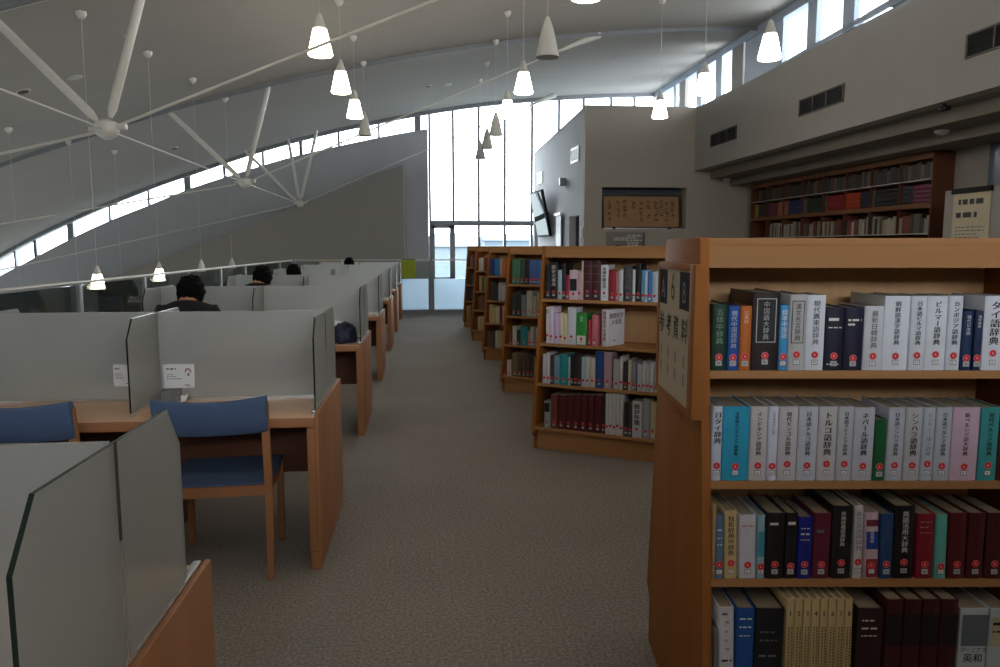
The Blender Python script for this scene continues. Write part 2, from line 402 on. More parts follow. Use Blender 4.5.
m.add([(a[0], YBK, a[1]), (7.6, YBK, a[1]), (7.6, YG, b[1]), (b[0], YG, b[1]), (a[0], YBK, a[1]-.06), (7.6, YBK, a[1]-.06), (7.6, YG, b[1]-.06), (b[0], YG, b[1]-.06)],
      [(0, 1, 2, 3), (4, 7, 6, 5), (0, 4, 5, 1), (0, 3, 7, 4), (2, 6, 7, 3), (1, 5, 6, 2)], WALLC)
struct(m.obj('trim_11'))

# calligraphy scroll in the niche (framed, leaning back)
e = empty('framed_calligraphy', ((nx0+nx1)/2, YBK+.12, nz0))
tag(e, 'wide framed brush calligraphy leaning in the grey wall niche', 'picture')
w = (nx1-nx0)*.9; h = .68
m = MB(); m.box((-w/2, -.0, .0), (w/2, .02, h), mat('aged_scroll_paper', 'a98560', .8, var=.08, scale=4)); sh = m.obj('scroll_sheet', e, rot=(-.12, 0, 0), loc=(0, .04, .05))
m = MB()
for i, (fx, n, sz) in enumerate(((-.42, 4, .1), (-.3, 3, .13), (-.22, 4, .08), (-.1, 2, .08), (.0, 4, .1), (.1, 3, .12), (.2, 4, .1), (.27, 3, .1), (.34, 4, .12), (.42, 4, .08))):
    z = h*.86
    for k in range(n):
        for _ in range(5):
            cx = fx*w+random.uniform(-.02, .02); cz = z-random.uniform(0, sz); a = random.uniform(-.8, .8); l = random.uniform(.02, .05); t = .006
            dx, dz = math.cos(a)*l, math.sin(a)*l
            m.add([(cx-dx, -.003, cz-dz-t), (cx+dx, -.003, cz+dz-t), (cx+dx, -.003, cz+dz+t), (cx-dx, -.003, cz-dz+t)], [(0, 1, 2, 3)], mat('faded_brush_ink', '4d3a2c', .8))
        z -= sz*1.15
m.obj('brush_marks', sh)
m = MB()
for a, b in (((-w/2-.03, -.02, -.03), (w/2+.03, .03, .0)), ((-w/2-.03, -.02, h), (w/2+.03, .03, h+.025)), ((-w/2-.03, -.02, 0), (-w/2, .03, h)), ((w/2, -.02, 0), (w/2+.03, .03, h))): m.box(a, b, mat('dark_picture_frame', '2a2522', .4))
m.obj('picture_frame', e, rot=(-.12, 0, 0), loc=(0, .04, .05))
m = MB(); m.box((-w/2-.05, -.04, .0), (w/2+.05, .1, .03), ALU)
for fx in (-.38, .36): m.box((fx*w-.03, -.06, -.02), (fx*w+.03, .0, .05), BLACK)
m.obj('ledge_rail', e)
# clear display stand with white lettering under the niche
c = atY(627, 244, YBK-.3)
e = empty('acrylic_display_stand', (c.x, YBK-.16, 1.2)); tag(e, 'clear acrylic display panel with white printed patches below the niche', 'display stand')
w = .86
m = MB(); m.box((-w/2, 0, .0), (w/2, .012, .62), glass_clear('acrylic', 'f2f2f4', .5)); m.obj('acrylic_panel', e)
m = MB(); strokes(m, -w*.3, w*.1, .42, .5, 2, INKW, -.002, fill=.7); strokes(m, w*.05, w*.45, .3, .56, 5, INKW, -.002, fill=.6); strokes(m, -.05, .3, .12, .25, 3, INKW, -.002, fill=.5); m.obj('white_print', e)
m = MB(); ell(m, (-w*.2, -.02, .3), (.08, .02, .03), BLACK); m.obj('dark_badge', e)
m = MB(); m.box((-w/2, -.1, -1.2), (w/2, .1, 0), WALLW); m.box((w/2-.02, -.01, 0), (w/2, .02, .6), DGREY); m.obj('pedestal', e)
# vents, camera, screen, speaker on the side room's left face
def on_left(px, py, off=.0):
    Y = Yat(px); d = ray(px, py); t = Y/d.y; return Vector((xl(Y)-off, Y, EYE+d.z*t))
LANG = math.atan2(xb-xa, YG-YBK)
for (px, py, w, h, lab) in ((574.5, 155, .62, .34, 'white air grille on side room wall nearer its corner'), (540, 178, .6, .3, 'white air grille on side room wall nearer the tall window')):
    c = on_left(px, py, .015); e = empty('air_grille', c, -LANG); tag(e, lab, 'air vent', 'air grilles on the side room wall')
    m = MB(); m.box((-.01, -w/2, -h/2), (.014, w/2, -h/2+.04), METALW); m.box((-.01, -w/2, h/2-.04), (.014, w/2, h/2), METALW); m.box((-.01, -w/2, -h/2), (.014, -w/2+.03, h/2), METALW); m.box((-.01, w/2-.03, -h/2), (.014, w/2, h/2), METALW); m.obj('grille_frame', e)
    m = MB()
    for k in range(7): z = -h/2+.05+k*(h-.1)/6; m.box((-.005, -w/2+.03, z-.012), (.012, w/2-.03, z+.008), METALG)
    m.obj('grille_slat', e)
c = on_left(565, 182, .08); m = MB(); m.box((-.07, -.08, -.09), (.07, .08, .09), METALG); m.box((.03, -.03, -.03), (.1, .03, .03), METALG)
tag(m.obj('wall_speaker', bevel=.015, loc=c), 'small grey box speaker on side room wall above the doors', 'speaker')
# wall screen hung leaning forward
c = on_left(547, 212, .02); Yc = c.y
e = empty('wall_screen', (c.x-.16, Yc, 2.35), -LANG); tag(e, 'flat wall screen leaning forward on side room wall, bright reflection on it', 'television')
r = (0, -.2, 0)
m = MB(); m.box((-.035, -.66, -.6), (.035, .66, .6), BLACK); m.obj('screen_body', e, bevel=.01, rot=r)
m = MB(); m.box((-.038, -.6, -.55), (-.035, .6, .55), mat('glossy_screen', '20262c', .04, spec=1.)); m.obj('screen_glass', e, rot=r)
m = MB(); m.box((0, -.2, -.05), (.17, .2, .05), DGREY); m.obj('wall_bracket', e)
for px, lab in ((561, 'dark door strip with light cap beside the doorway on side room wall'),):
    c = on_left(px, 230, .02); m = MB(); m.box((-.05, -.22, 0), (-.015, .22, 2.25), METALG); m.box((-.09, -.28, 2.25), (-.015, .28, 2.32), METALW)
    tag(m.obj('side_door', loc=(c.x, c.y, 0), rot=(0, 0, -LANG)), lab, 'door')
c = on_left(583, 232, .03); m = MB(); m.box((-.02, -.05, -.12), (.01, .05, .12), WHITE)
tag(m.obj('wall_phone', bevel=.008, loc=c), 'small white wall handset box near the corner of the side room', 'intercom')

# ---------------------------------------------------------------- right wall: upper wall, sill, clerestory, soffit
XW = 5.93; ZS = 4.5; ZF = 3.15
m = MB(); m.box((XW, YB, ZF), (XW+.2, YBK, ZS-.061), WALL); m.box((XW, YB, ZS-.06), (6.75, YG, ZS), WALL); struct(m.obj('wall_right_upper'))
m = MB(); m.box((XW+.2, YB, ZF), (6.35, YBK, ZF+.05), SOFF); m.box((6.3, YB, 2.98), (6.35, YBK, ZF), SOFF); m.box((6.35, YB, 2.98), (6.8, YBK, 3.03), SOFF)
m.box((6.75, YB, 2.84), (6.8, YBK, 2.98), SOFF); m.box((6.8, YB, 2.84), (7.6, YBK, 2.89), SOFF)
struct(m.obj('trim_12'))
m = MB(); m.box((7.42, YB, 0), (7.6, YBK, 2.9), WALL); struct(m.obj('wall_right'))
def xc(Y): return 6.1+.057*(Y-13.5)
q = []; wins = []
def yc(px): # Y on the clerestory plane at column px
    Y = 12.
    for _ in range(30):
        d = ray(px, 60); Y = xc(Y)*d.y/d.x
    return Y
bars = [(698, 703), (681, 687), (717, 723), (733, 744), (775, 783), (807, 816), (842, 853), (887, 900)]
bars = sorted([tuple(sorted((yc(a), yc(b)))) for a, b in bars])
extra = []; y = bars[0][0]
while y > YB+1: y -= 1.25; extra.append((y-.3, y))
bars = extra+bars+[(18.75, 19.0), (20.2, 20.4)]
q = [[(xc(YB)+.05, YB, ZS), (xc(YG)+.05, YG, ZS), (xc(YG)+.05, YG, 6.0), (xc(YB)+.05, YB, 5.6)]]
BLUEM = mat('pale_window_post', 'a7b4c6', .6, var=.02)
fr = [lambda mb, a=a, b=b: mb.add([(xc(a)-.02, a, ZS-.02), (xc(b)-.02, b, ZS-.02), (xc(b)+.06, b, ZS-.02), (xc(a)+.06, a, ZS-.02), (xc(a)-.02, a, zr(xc(a), a)+.04), (xc(b)-.02, b, zr(xc(b), b)+.04), (xc(b)+.06, b, zr(xc(b), b)+.04), (xc(a)+.06, a, zr(xc(a), a)+.04)],
      [(0, 3, 2, 1), (4, 5, 6, 7), (0, 1, 5, 4), (1, 2, 6, 5), (2, 3, 7, 6), (3, 0, 4, 7)], BLUEM if (b-a) < .5 else WALL) for a, b in bars]
def heads(mb):
    for Y0 in [YB+i*1.5 for i in range(18)]:
        a, b = Y0, min(Y0+1.5, YG)
        za, zb = zr(xc(a), a), zr(xc(b), b)
        for (xo, xi, dz) in ((-.04, .12, .14),):
            mb.add([(xc(a)+xo, a, za-dz), (xc(b)+xo, b, zb-dz), (xc(b)+xi, b, zb-dz), (xc(a)+xi, a, za-dz), (xc(a)+xo, a, za+.05), (xc(b)+xo, b, zb+.05), (xc(b)+xi, b, zb+.05), (xc(a)+xi, a, za+.05)],
                   [(0, 3, 2, 1), (0, 1, 5, 4), (2, 3, 7, 6)], BLUEM)
        mb.add([(xc(a)-.02, a, ZS), (xc(b)-.02, b, ZS), (xc(b)-.02, b, ZS+.07), (xc(a)-.02, a, ZS+.07), (xc(a)+.16, a, ZS), (xc(b)+.16, b, ZS), (xc(b)+.16, b, ZS+.07), (xc(a)+.16, a, ZS+.07)], [(0, 1, 2, 3), (3, 2, 6, 7)], BLUEM)
fr.append(heads)
window('window_3', q, fr)
# solid pale panel in one light of the clerestory
ya, yb = sorted((yc(745), yc(774)))
m = MB(); m.add([(xc(ya), ya, ZS), (xc(yb), yb, ZS), (xc(yb), yb, zr(xc(yb), yb)-.1), (xc(ya), ya, zr(xc(ya), ya)-.1), (xc(ya)+.06, ya, ZS), (xc(yb)+.06, yb, ZS), (xc(yb)+.06, yb, zr(xc(yb), yb)-.1), (xc(ya)+.06, ya, zr(xc(ya), ya)-.1)],
                [(0, 1, 2, 3), (4, 7, 6, 5), (0, 3, 7, 4), (1, 5, 6, 2)], BLUEM); struct(m.obj('trim_13'))
# air vents in the upper wall
VY = lambda px: atX(px, 100, XW).y
for (y0, y1, lab) in ((VY(737.5), VY(713), 'dark slotted air vent farthest along the right upper wall'), (VY(843), VY(801), 'dark slotted air vent mid way along the right upper wall'), (VY(965)-1.2, VY(965), 'dark slotted air vent nearest on the right upper wall, cut by picture edge')):
    e = empty('air_vent', (XW, (y0+y1)/2, 3.665)); tag(e, lab, 'air vent', 'slotted vents in the right upper wall')
    h, l = .11, (y1-y0)/2
    m = MB(); m.box((-.006, -l, -h), (-.002, l, h), BLACK); m.obj('vent_back', e)
    m = MB()
    for a, b in (((-l-.03, -h-.02), (l+.03, -h)), ((-l-.03, h), (l+.03, h+.02)), ((-l-.03, -h), (-l, h)), ((l, -h), (l+.03, h)), ((-.28*l-.01, -h), (-.28*l+.01, h)), ((.36*l-.01, -h), (.36*l+.01, h))):
        m.box((-.02, a[0], a[1]), (-.001, b[0], b[1]), mat('brown_vent_metal', '57504a', .6))
    m.obj('vent_frame', e)
    m = MB()
    for k in range(9): z = -h+.012+k*2*h/9; m.add([(-.016, -l, z), (-.016, l, z), (-.006, l, z+.012), (-.006, -l, z+.012)], [(0, 1, 2, 3)], DGREY)
    m.obj('vent_slat', e)
for i, (px, py, X, z, lab) in enumerate(((942, 131, 6.6, 2.98, 'small round white detector under soffit by the book recess'), (727, 178, 6.6, 2.98, 'small round white detector under soffit at its far end'))):
    c = atX(px, py, X); m = MB(); m.lathe([(.09, 0), (.09, -.03), (.05, -.06), (.001, -.065)], METALW, seg=16)
    tag(m.obj('smoke_detector', smooth=40, loc=(X, c.y, z)), lab, 'smoke detector')
c = atX(946, 110, 6.05); m = MB(); m.box((-.035, -.07, -.06), (.035, .07, -.01), BLACK); m.tube([(0, 0, -.01), (0, 0, .03)], .02, BLACK)
tag(m.obj('security_camera', bevel=.01, loc=(XW+.1, c.y, ZF-.02)), 'small black camera under lower edge of right upper wall', 'camera')
# back wall behind the viewer with unseen window gaps added for daylight
m = MB(); m.box((-13, YB-.3, ZL), (8, YB, 3.2), WALL)
for k in range(8): m.box((-13+k*2.8, YB-.3, 3.2), (-12.7+k*2.8, YB, 6), WALL)
m.box((6.3, YB-.3, 3.2), (8, YB, 6), WALL); struct(m.obj('wall_back'))
m = MB(); m.box((-13.3, YB, ZL), (-13, YG+.3, -3.0), WALL); m.box((-13.3, YB, -.55), (-13, YG+.3, .2), WALL)
for k in range(10): y = YB+k*2.95; m.box((-13.3, y, -3.0), (-13, y+.35, -.55), WALL)
struct(m.obj('wall_left'))
q = [[(-13.15, YB+.35+k*2.95, -3), (-13.15, YB+2.95+k*2.95, -3), (-13.15, YB+2.95+k*2.95, -.55), (-13.15, YB+.35+k*2.95, -.55)] for k in range(9)]
window('added_window_4', q, [lambda mb, k=k: mb.box((-13.2, YB+1.62+k*2.95, -3), (-13.1, YB+1.68+k*2.95, -.55), MULL) for k in range(9)])  # unseen lower hall windows added so daylight bounces up to the ceiling

# right wall: board, notice and low partition
e = MB(); 
Yn = atX(944, 215, 6.6).y
m = MB(); m.box((6.6, 5.0, 0), (6.85, Yn, 2.2), WALL); struct(m.obj('wall_low_partition'))
y1 = atX(952, 215, 6.58).y; y0 = atX(989, 215, 6.58).y
e = empty('hanging_notice', (6.595, (y0+y1)/2, 2.16)); tag(e, 'cream printed notice hanging from black bar on grey partition', 'poster')
w = (y1-y0)/2
m = MB(); m.box((-.006, -w, -.95), (-.003, w, 0), mat('cream_notice_paper', 'c9bfa4', .8, var=.06, scale=3)); m.obj('notice_sheet', e)
m = MB(); m.box((-.03, -w-.02, -.01), (.0, w+.02, .05), BLACK); m.obj('hanging_bar', e)
m = MB(); strokes(m, -w*.7, w*.7, -.17, -.09, 1, INK, 0, fill=.8); strokes(m, -w*.8, w*.8, -.33, -.24, 1, INK, 0, fill=.7); strokes(m, -w*.8, w*.8, -.9, -.4, 12, INKG, 0, fill=.3)
o = m.obj('notice_print', e, loc=(-.009, 0, 0), rot=(0, 0, -PI/2))
c = atX(992, 160, 7.4); m = MB(); m.box((-.06, -1.2, -.36), (0, 0, .36), mat('dark_notice_board', '3d4a55', .5)); m.box((-.064, -1.1, -.3), (-.06, -.1, .3), mat('blue_grey_glass_board', '56626c', .2))
tag(m.obj('wall_notice_board', loc=(7.42, c.y, 2.57)), 'dark framed board on the far right wall above the notice', 'notice board')

# ---------------------------------------------------------------- roof trusses
def truss(Y, node, tl, tr, struts, label):
    e = empty('roof_truss', (node[0], Y, node[1])); tag(e, label, 'roof truss', 'white V-strutted trusses under the vault')
    O = Vector((node[0], Y, node[1]))
    for sx, sz in struts:
        m = MB(); p = Vector((sx, Y, sz))-O; d = p.normalized(); m.tube([d*.12, d*.2, p-d*.12, p], [.02, .042, .042, .02], METALW, 12); m.obj('strut', e, smooth=40)
    m = MB()
    for t in (tl, tr):
        p = Vector((t[0], Y, t[1]))-O; m.tube([p*.02, p], .015, METALW, 8)
    m.obj('tie_rod', e, smooth=40)
    m = MB(); p = Vector((tr[0], Y, tr[1]))-O; d = p.normalized(); m.tube([p-d*.9, p-d*.5, p-d*.05], [.02, .045, .075], METALW, 12); m.obj('end_socket', e, smooth=40)
    m = MB(); m.lathe([(.03, .1), (.1, .07), (.11, .0), (.09, -.05), (.03, -.09)], METALW, seg=14); m.tube([(-.16, 0, 0), (.18, 0, .04)], [.03, .035], METALW); m.obj('node_joint', e, smooth=50)
    return e
N = [atY(107, 130, 7.6), atY(245, 183, 13.5), atY(300, 204, 20.3)]
tl = [atY(0, 154, 7.6), atY(0, 224, 13.5), atY(105, 247, 20.3)]
tr = [atY(435, 0, 7.6), atY(580, 42, 13.5), atY(515, 112, 20.3)]
tip = ['nearest white truss with thick V struts at upper left', 'second white truss, tie rising to the middle pendant lamps', 'third white truss in front of far curved windows']
def ext(a, b, k): v = b-a; return a+v*k
roofx = lambda x, Y: (x, zr(x, Y))
S0 = [atY(0, 25, 7.6), atY(140, 0, 7.6)]
def toroof(a, b, Y):
    v = b-a; k = 1.
    while (a+v*k).z < zr((a+v*k).x, Y)-.02 and k < 6: k += .02
    p = a+v*k; return (p.x, p.z)
for i, Y in enumerate((7.6, 13.5, 20.3)):
    n = N[i]
    if i == 0: st = [toroof(n, S0[0], Y), toroof(n, S0[1], Y)]
    elif i == 1: st = [toroof(n, atY(182, 124, Y), Y), toroof(n, atY(266, 97, Y), Y)]
    else: st = [toroof(n, atY(249, 155, Y), Y), toroof(n, atY(288, 138, Y), Y), toroof(n, atY(315, 138, Y), Y)]
    a = toroof(n, ext(n, tr[i], .6), Y)
    b = ext(n, tl[i], 2.6 if i == 0 else 1.7)
    k = 1.
    v = tl[i]-n
    while (n+v*k).z < zr((n+v*k).x, Y) and k < 5: k += .02
    b = n+v*k
    truss(Y, (n.x, n.z), (b.x, b.z), a, st, tip[i])
for a, b, lab in ((0, 1, 'thin steel rod running between the nearest and second truss nodes'), (1, 2, 'thin steel rod running between the second and third truss nodes'), (-1, 0, 'thin steel rod running from the nearest truss node to left picture edge')):
    A = N[a] if a >= 0 else N[0]+(N[0]-N[1]); B = N[b]
    m = MB(); d = (B-A); m.tube([d*.02, d*.98], .009, METALW, 8); tag(m.obj('bracing_rod', smooth=40, loc=A), lab, 'steel rod', 'rods linking the trusses')

# ---------------------------------------------------------------- pendant lamps
SHADE = emis('lit_opal_glass', 'fff0d8', 11.)
LENS = mat('unlit_opal_glass', 'c8c8c4', .3)
def lamp_proto(lit):
    L_ = {}
    m = MB()
    if lit: m.lathe([(.018, .40), (.03, .37), (.066, .262), (.068, .255)], METALW, seg=24)
    else: m.lathe([(.018, .40), (.03, .37), (.066, .262), (.124, .0), (.118, .0), (.06, .25)], METALW, seg=24)
    L_['cone_cap'] = m.mesh('cone_cap', 40)
    m = MB()
    if lit: m.lathe([(.066, .262), (.122, .012), (.115, 0), (.001, .004)], SHADE, seg=24)
    else: m.lathe([(.10, .03), (.001, .03)], LENS, seg=24)
    L_['lamp_shade'] = m.mesh('lamp_shade', 40)
    m = MB(); m.lathe([(.055, 0), (.055, -.03), (.03, -.07), (.008, -.08)], METALW, seg=16); L_['ceiling_rose'] = m.mesh('ceiling_rose', 40)
    return L_
PL = {True: lamp_proto(True), False: lamp_proto(False)}
def pendant(X, Y, z, lit, label, group, s=1.):
    e = empty('pendant_lamp', (X, Y, z)); tag(e, label, 'pendant lamp', group)
    for n in ('cone_cap', 'lamp_shade'): link(n, PL[lit][n], e).scale = (s, s, s)
    zc = zr(X, Y)-z
    link('ceiling_rose', PL[lit]['ceiling_rose'], e, loc=(0, 0, zc))
    m = MB(); m.tube([(0, 0, .39*s), (0, 0, zc-.02)], .0024, METALW, 6); m.obj('cable', e)
od = ['first', 'second', 'third', 'fourth', 'fifth', 'sixth', 'seventh', 'eighth', 'ninth', 'tenth', 'eleventh', 'twelfth', 'thirteenth', 'fourteenth', 'fifteenth', 'sixteenth', 'seventeenth', 'eighteenth', 'nineteenth', 'twentieth',
      'twenty-first', 'twenty-second', 'twenty-third', 'twenty-fourth', 'twenty-fifth', 'twenty-sixth', 'twenty-seventh', 'twenty-eighth', 'twenty-ninth', 'thirtieth']
def row(name, X, z, Ys, lits, grp):
    for k, (Y, l) in enumerate(zip(Ys, lits)):
        pendant(X, Y, z+.004*(Y-10), l, '%s cone pendant lamp, %s from the viewer in the %s hanging row' % ('lit white' if l else 'unlit grey', od[k], name), grp)
row('left', -1.01, 3.40, [5.95+1.85*k for k in range(5)], (1, 1, 1, 1, 0), 'pendants of the left row')
row('middle', 1.28, 3.44, [5.95+1.85*k for k in range(7)], (1, 0, 1, 1, 0, 0, 0), 'pendants of the middle row')
row('right', 3.66, 3.48, [7.8+1.85*k for k in range(3)], (1, 1, 1), 'pendants of the right row')
Y1 = atX(98, 285, -3.45).y
for k, Y in enumerate((Y1, Y1+1.85, Y1+3.7, Y1+5.55)):
    pendant(-3.45, Y, 1.05, Y < 11, ('lit' if Y < 11 else 'unlit')+' small pendant hanging low behind glass railing, %s from the left' % od[k], 'low pendants beyond the railing', .62)
for k, Y in enumerate((11.6, 13.45, 15.3)):
    pendant(-5.95, Y, -.6, False, 'unlit pendant on long cable deep in the hall, %s from the left' % od[k], 'long pendants of the hall', .8)
# unseen lamps added over the viewer's head to light the near shelves
for k, Y in enumerate((4.1, 2.25, .4, -1.45)):
    for X, z, nm in ((-1.01, 3.38, 'left'), (1.28, 3.41, 'middle'), (3.66, 3.44, 'right'), (-3.45, 3.3, 'outer')):
        if Y == 4.1 and nm in ('left', 'outer') or nm == 'outer' and Y == .4: continue
        pendant(X, Y, z, True, 'added unseen lit cone pendant overhead in the %s row, %s towards the back' % (nm, od[k]), 'added pendants over the viewer')
# ceiling fittings
for k, (px, py, lab, dark) in enumerate(((23, 91, 'dark oval downlight left of the nearest truss strut', 1), (75, 77, 'pale ceiling downlight right of the nearest truss strut', 0), (125, 35, 'small ceiling fitting beside the near right strut', 0), (174, 148, 'dark downlight between second and nearest truss', 1),
        (240, 117, 'small dark ceiling spot above the second truss', 1), (428, 86, 'dark downlight right of the left pendants', 1), (448, 84, 'pale downlight right of the left pendants', 0), (373, 106, 'small dark sprinkler behind left pendants', 1), (594, 79, 'small dark sprinkler left of the right pendants', 1), (615, 57, 'small dark sprinkler near the rib at right', 1))):
    # intersect the sight line with the vault
    d = ray(px, py); t = 2.
    while (CAMP+d*t).z < zr((CAMP+d*t).x, (CAMP+d*t).y) and t < 40: t += .01
    p = CAMP+d*t; r = .09 if k in (0, 1, 3, 5, 6) else .035
    sl = math.atan((zr(p.x+.1, p.y)-zr(p.x-.1, p.y))/.2)
    m = MB(); m.lathe([(r, .01), (r, -.012), (r*.8, -.015)], METALW, seg=18); o = m.obj('downlight', smooth=40, loc=p, rot=(0, -sl, 0)); tag(o, lab, 'ceiling light')
    m = MB(); m.lathe([(r*.8, -.014), (r*.75, -.018), (.001, -.018)], DGREY if dark else LENS, seg=18); m.obj('reflector', o)

# ---------------------------------------------------------------- glass railing of the gallery and far barrier
ZR = 1.205; XR = -3.0
def railing(p0, p1, n, label, frost):
    p0, p1 = Vector(p0), Vector(p1); d = p1-p0; L_ = d.length; ang = math.atan2(d.y, d.x)
    e = empty('glass_railing', p0, ang); tag(e, label, 'railing')
    m = MB(); m.tube([(0, 0, ZR-.015), (L_, 0, ZR-.015)], .014, METALW, 10); m.obj('handrail', e, smooth=40)
    m = MB(); m.box((0, -.04, 0), (L_, .04, .035), METALG); m.obj('base_channel', e)
    for k in range(n+1):
        x = L_*k/n
        m = MB(); m.box((x-.03, -.03, 0), (x+.03, .03, ZR-.03), METALG); m.obj('post', e, bevel=.004)
        if k < n:
            x1 = L_*(k+1)/n
            if frost:
                m = MB(); m.box((x+.035, -.005, .035), (x1-.035, .005, .75), FROSTB); m.obj('frosted_panel', e)
                m = MB(); m.box((x+.035, -.005, .755), (x1-.035, .005, ZR-.05), RAILG); m.obj('clear_panel', e)
            else:
                m = MB(); m.box((x+.035, -.005, .035), (x1-.035, .005, ZR-.04), RAILG); m.obj('clear_panel', e)
    return e
YBR = 17.4
railing((XR, .75, 0), (XR, YBR-.12, 0), 11, 'long clear glass railing with steel posts left of the study desks', False)
px430 = atY(430, 290, YBR).x
railing((XR+.03, YBR, 0), (XR+.03+(px430-XR-.03)*1.0, YBR, 0), 1, 'far glass barrier, half frosted, left of its dark post', True)
railing((px430+.065, YBR, 0), (px430+3.2, YBR, 0), 2, 'far glass barrier, half frosted, right of its dark post', True)
# yellow-green notice on the barrier
c = atY(408.5, 268.5, YBR-.05)
m = MB(); m.box((-.17, -.004, -.22), (.17, .004, .2), mat('yellow_green_sheet', 'a8b82e', .6, var=.04)); 
o = m.obj('yellow_notice', loc=(c.x, YBR-.03, c.z)); tag(o, 'yellow-green notice sheet hanging on the far glass barrier', 'notice')
m = MB()
for k in range(6): m.add([(-.13+.05*k, -.006, -.2), (-.12+.05*k, -.006, -.2), (-.12+.05*k, -.006, .16), (-.13+.05*k, -.006, .16)], [(0, 1, 2, 3)], mat('olive_print', '7f8c20', .6))
m.box((-.15, -.01, .2), (.15, .01, .215), DGREY); m.obj('hanging_strip', o)

# ---------------------------------------------------------------- study carrels
XE = -.515; WC = .822; XLD = XE-2*WC
GB = .39
YC = [1.33, 3.84, 6.31, 8.74, 11.25, 13.6, 15.85]
def side_glass(name, X, parent, long=True):
    # pane parallel to the aisle with clipped top corners
    h0, hm, h1, b, t = .748, GH-.09, GH, GB, GB-.07
    P = [(-b, h0), (b, h0), (b, hm), (t, h1), (-t, h1), (-b, hm)]
    m = MB(); m.prism(P, 'x', X-.004, X+.004, FROST)
    k = m.mi(GEDGE)
    # the cut edges of the glass read dark: faces 2.. are the rim
    for i in range(2, 8):
        m.m[i] = k
    m.m[2] = m.mi(FROST)
    o = m.obj(name, parent)
    s = 1 if X > -1 else -1
    j = MB(); j.box((X+s*.004, -.004, .98), (X+s*.0065, .004, 1.16), DGREY); j.box((X+s*.004, -.003, .75), (X+s*.006, .003, .98), ALU); j.obj('joint_strip', o)
    return o
def carrel(k, Y, label):
    e = empty('study_carrel_desk', (-.035 if k == 0 else 0, Y, 0)); global GB, GH; GB = .338 if k == 0 else .39; GH = 1.157 if k == 0 else 1.173; tag(e, label, 'study desk', 'double-sided study desks beside the aisle')
    hd = .475
    m = MB(); m.box((XLD-.03, -hd, .683), (XE+.006, hd, .722), DESKE)
    m.v = [v for v in m.v]; m.box((XLD-.03, -hd+.004, .722), (XE+.006, hd-.004, .726), DESKW); m.obj('desk_top', e, bevel=.002)
    for X, nm in ((XE, 'end_panel'), (XLD, 'end_panel')):
        s = 1 if X == XE else -1
        m = MB(); m.box((X-.03*s, -hd+.01, .09), (X+.006*s, hd-.01, .683), DESKP); m.box((X+.0065*s, -hd+.01, .09), (X+.022*s, hd-.01, .742), DESKP)
        m.box((X-.028*s, -hd+.014, 0), (X+.020*s, hd-.014, .088), DESKP); m.obj(nm, e, bevel=.003)
        m = MB(); m.box((X-.012*s, -.44, .726), (X+.006*s, .44, .75), ALU); m.obj('glass_channel', e, bevel=.002)
        side_glass('end_glass', X, e)
    m = MB(); m.box((XLD, -.02, .34), (XE-.03, .02, .683), DARKW); m.obj('modesty_panel', e)
    m = MB(); m.box((XE-WC-.02, -hd+.1, 0), (XE-WC+.02, hd-.1, .683), DARKW); m.obj('middle_support', e)
    m = MB(); m.box((XLD+.006, -.004, .735), (XE-.006, .004, GH+.003), FROST); m.m[1] = m.mi(ALU); m.obj('centre_glass', e)
    m = MB(); m.box((XLD, -.012, .722), (XE-.02, .012, .74), ALU); m.obj('glass_channel', e)
    side_glass('divider_glass', XE-WC, e)
    m = MB(); m.box((XE-WC-.008, -.39, .722), (XE-WC+.008, .39, .748), ALU); m.obj('glass_channel', e)
    return e
CL = ['study desk with frosted glass screens, nearest at lower left corner', 'study desk with two blue chairs and a taped paper notice', 'study desk with navy bag on it, person in black sitting there',
      'study desk behind the bag desk, second reader sitting there', 'fourth study desk row behind, frosted screens, third reader there', 'second-last study desk with frosted screens toward the far barrier', 'farthest study desk with frosted screens before the glass barrier']
CL[4] = 'study desk of frosted screens where the third reader sits'
for k, Y in enumerate(YC): carrel(k, Y, CL[k])

# paper notices taped to the centre glass of the second desk
Yn = YC[1]-.007
for (x0, y0, x1, y1, lab, full) in ((163, 364.5, 195, 387.5, 'white printed notice taped on frosted screen above the small box', True), (113, 364.5, 132.5, 386, 'white notice on frosted screen partly hidden by the divider', False)):
    a = atY(x0, y0, Yn); b = atY(x1, y1, Yn)
    m = MB(); m.box((a.x, -.0008, b.z), (b.x, 0, a.z), WHITE); o = m.obj('paper_notice', loc=(0, Yn, 0)); tag(o, lab, 'notice', 'notices taped on the carrel glass')
    W, H = b.x-a.x, a.z-b.z
    m = MB(); strokes(m, a.x+.1*W, a.x+.42*W, b.z+.75*H, b.z+.84*H, 1, INKG, -.0015, fill=.8); strokes(m, a.x+.1*W, a.x+.45*W, b.z+.44*H, b.z+.62*H, 2, INKG, -.0015, fill=.35); strokes(m, a.x+.1*W, a.x+.75*W, b.z+.35*H, b.z+.42*H, 1, INKG, -.0015, fill=.5)
    strokes(m, a.x+.68*W, a.x+.92*W, b.z+.07*H, b.z+.14*H, 1, INKG, -.0015, fill=.7)
    if full:
        for t in range(10):
            an = PI*(t/9)-.1; cx = a.x+.8*W+.07*W*math.cos(an)*1.2; cz = b.z+.68*H+.12*H*math.sin(an)
            m.box((cx-.004, -.0016, cz-.004), (cx+.004, -.0014, cz+.004), mat('faint_red_ink', 'b79aa0', .7))
        m.box((a.x+.78*W, -.0016, b.z+.5*H), (a.x+.84*W, -.0014, b.z+.62*H), INKG)
    m.obj('notice_print', o)
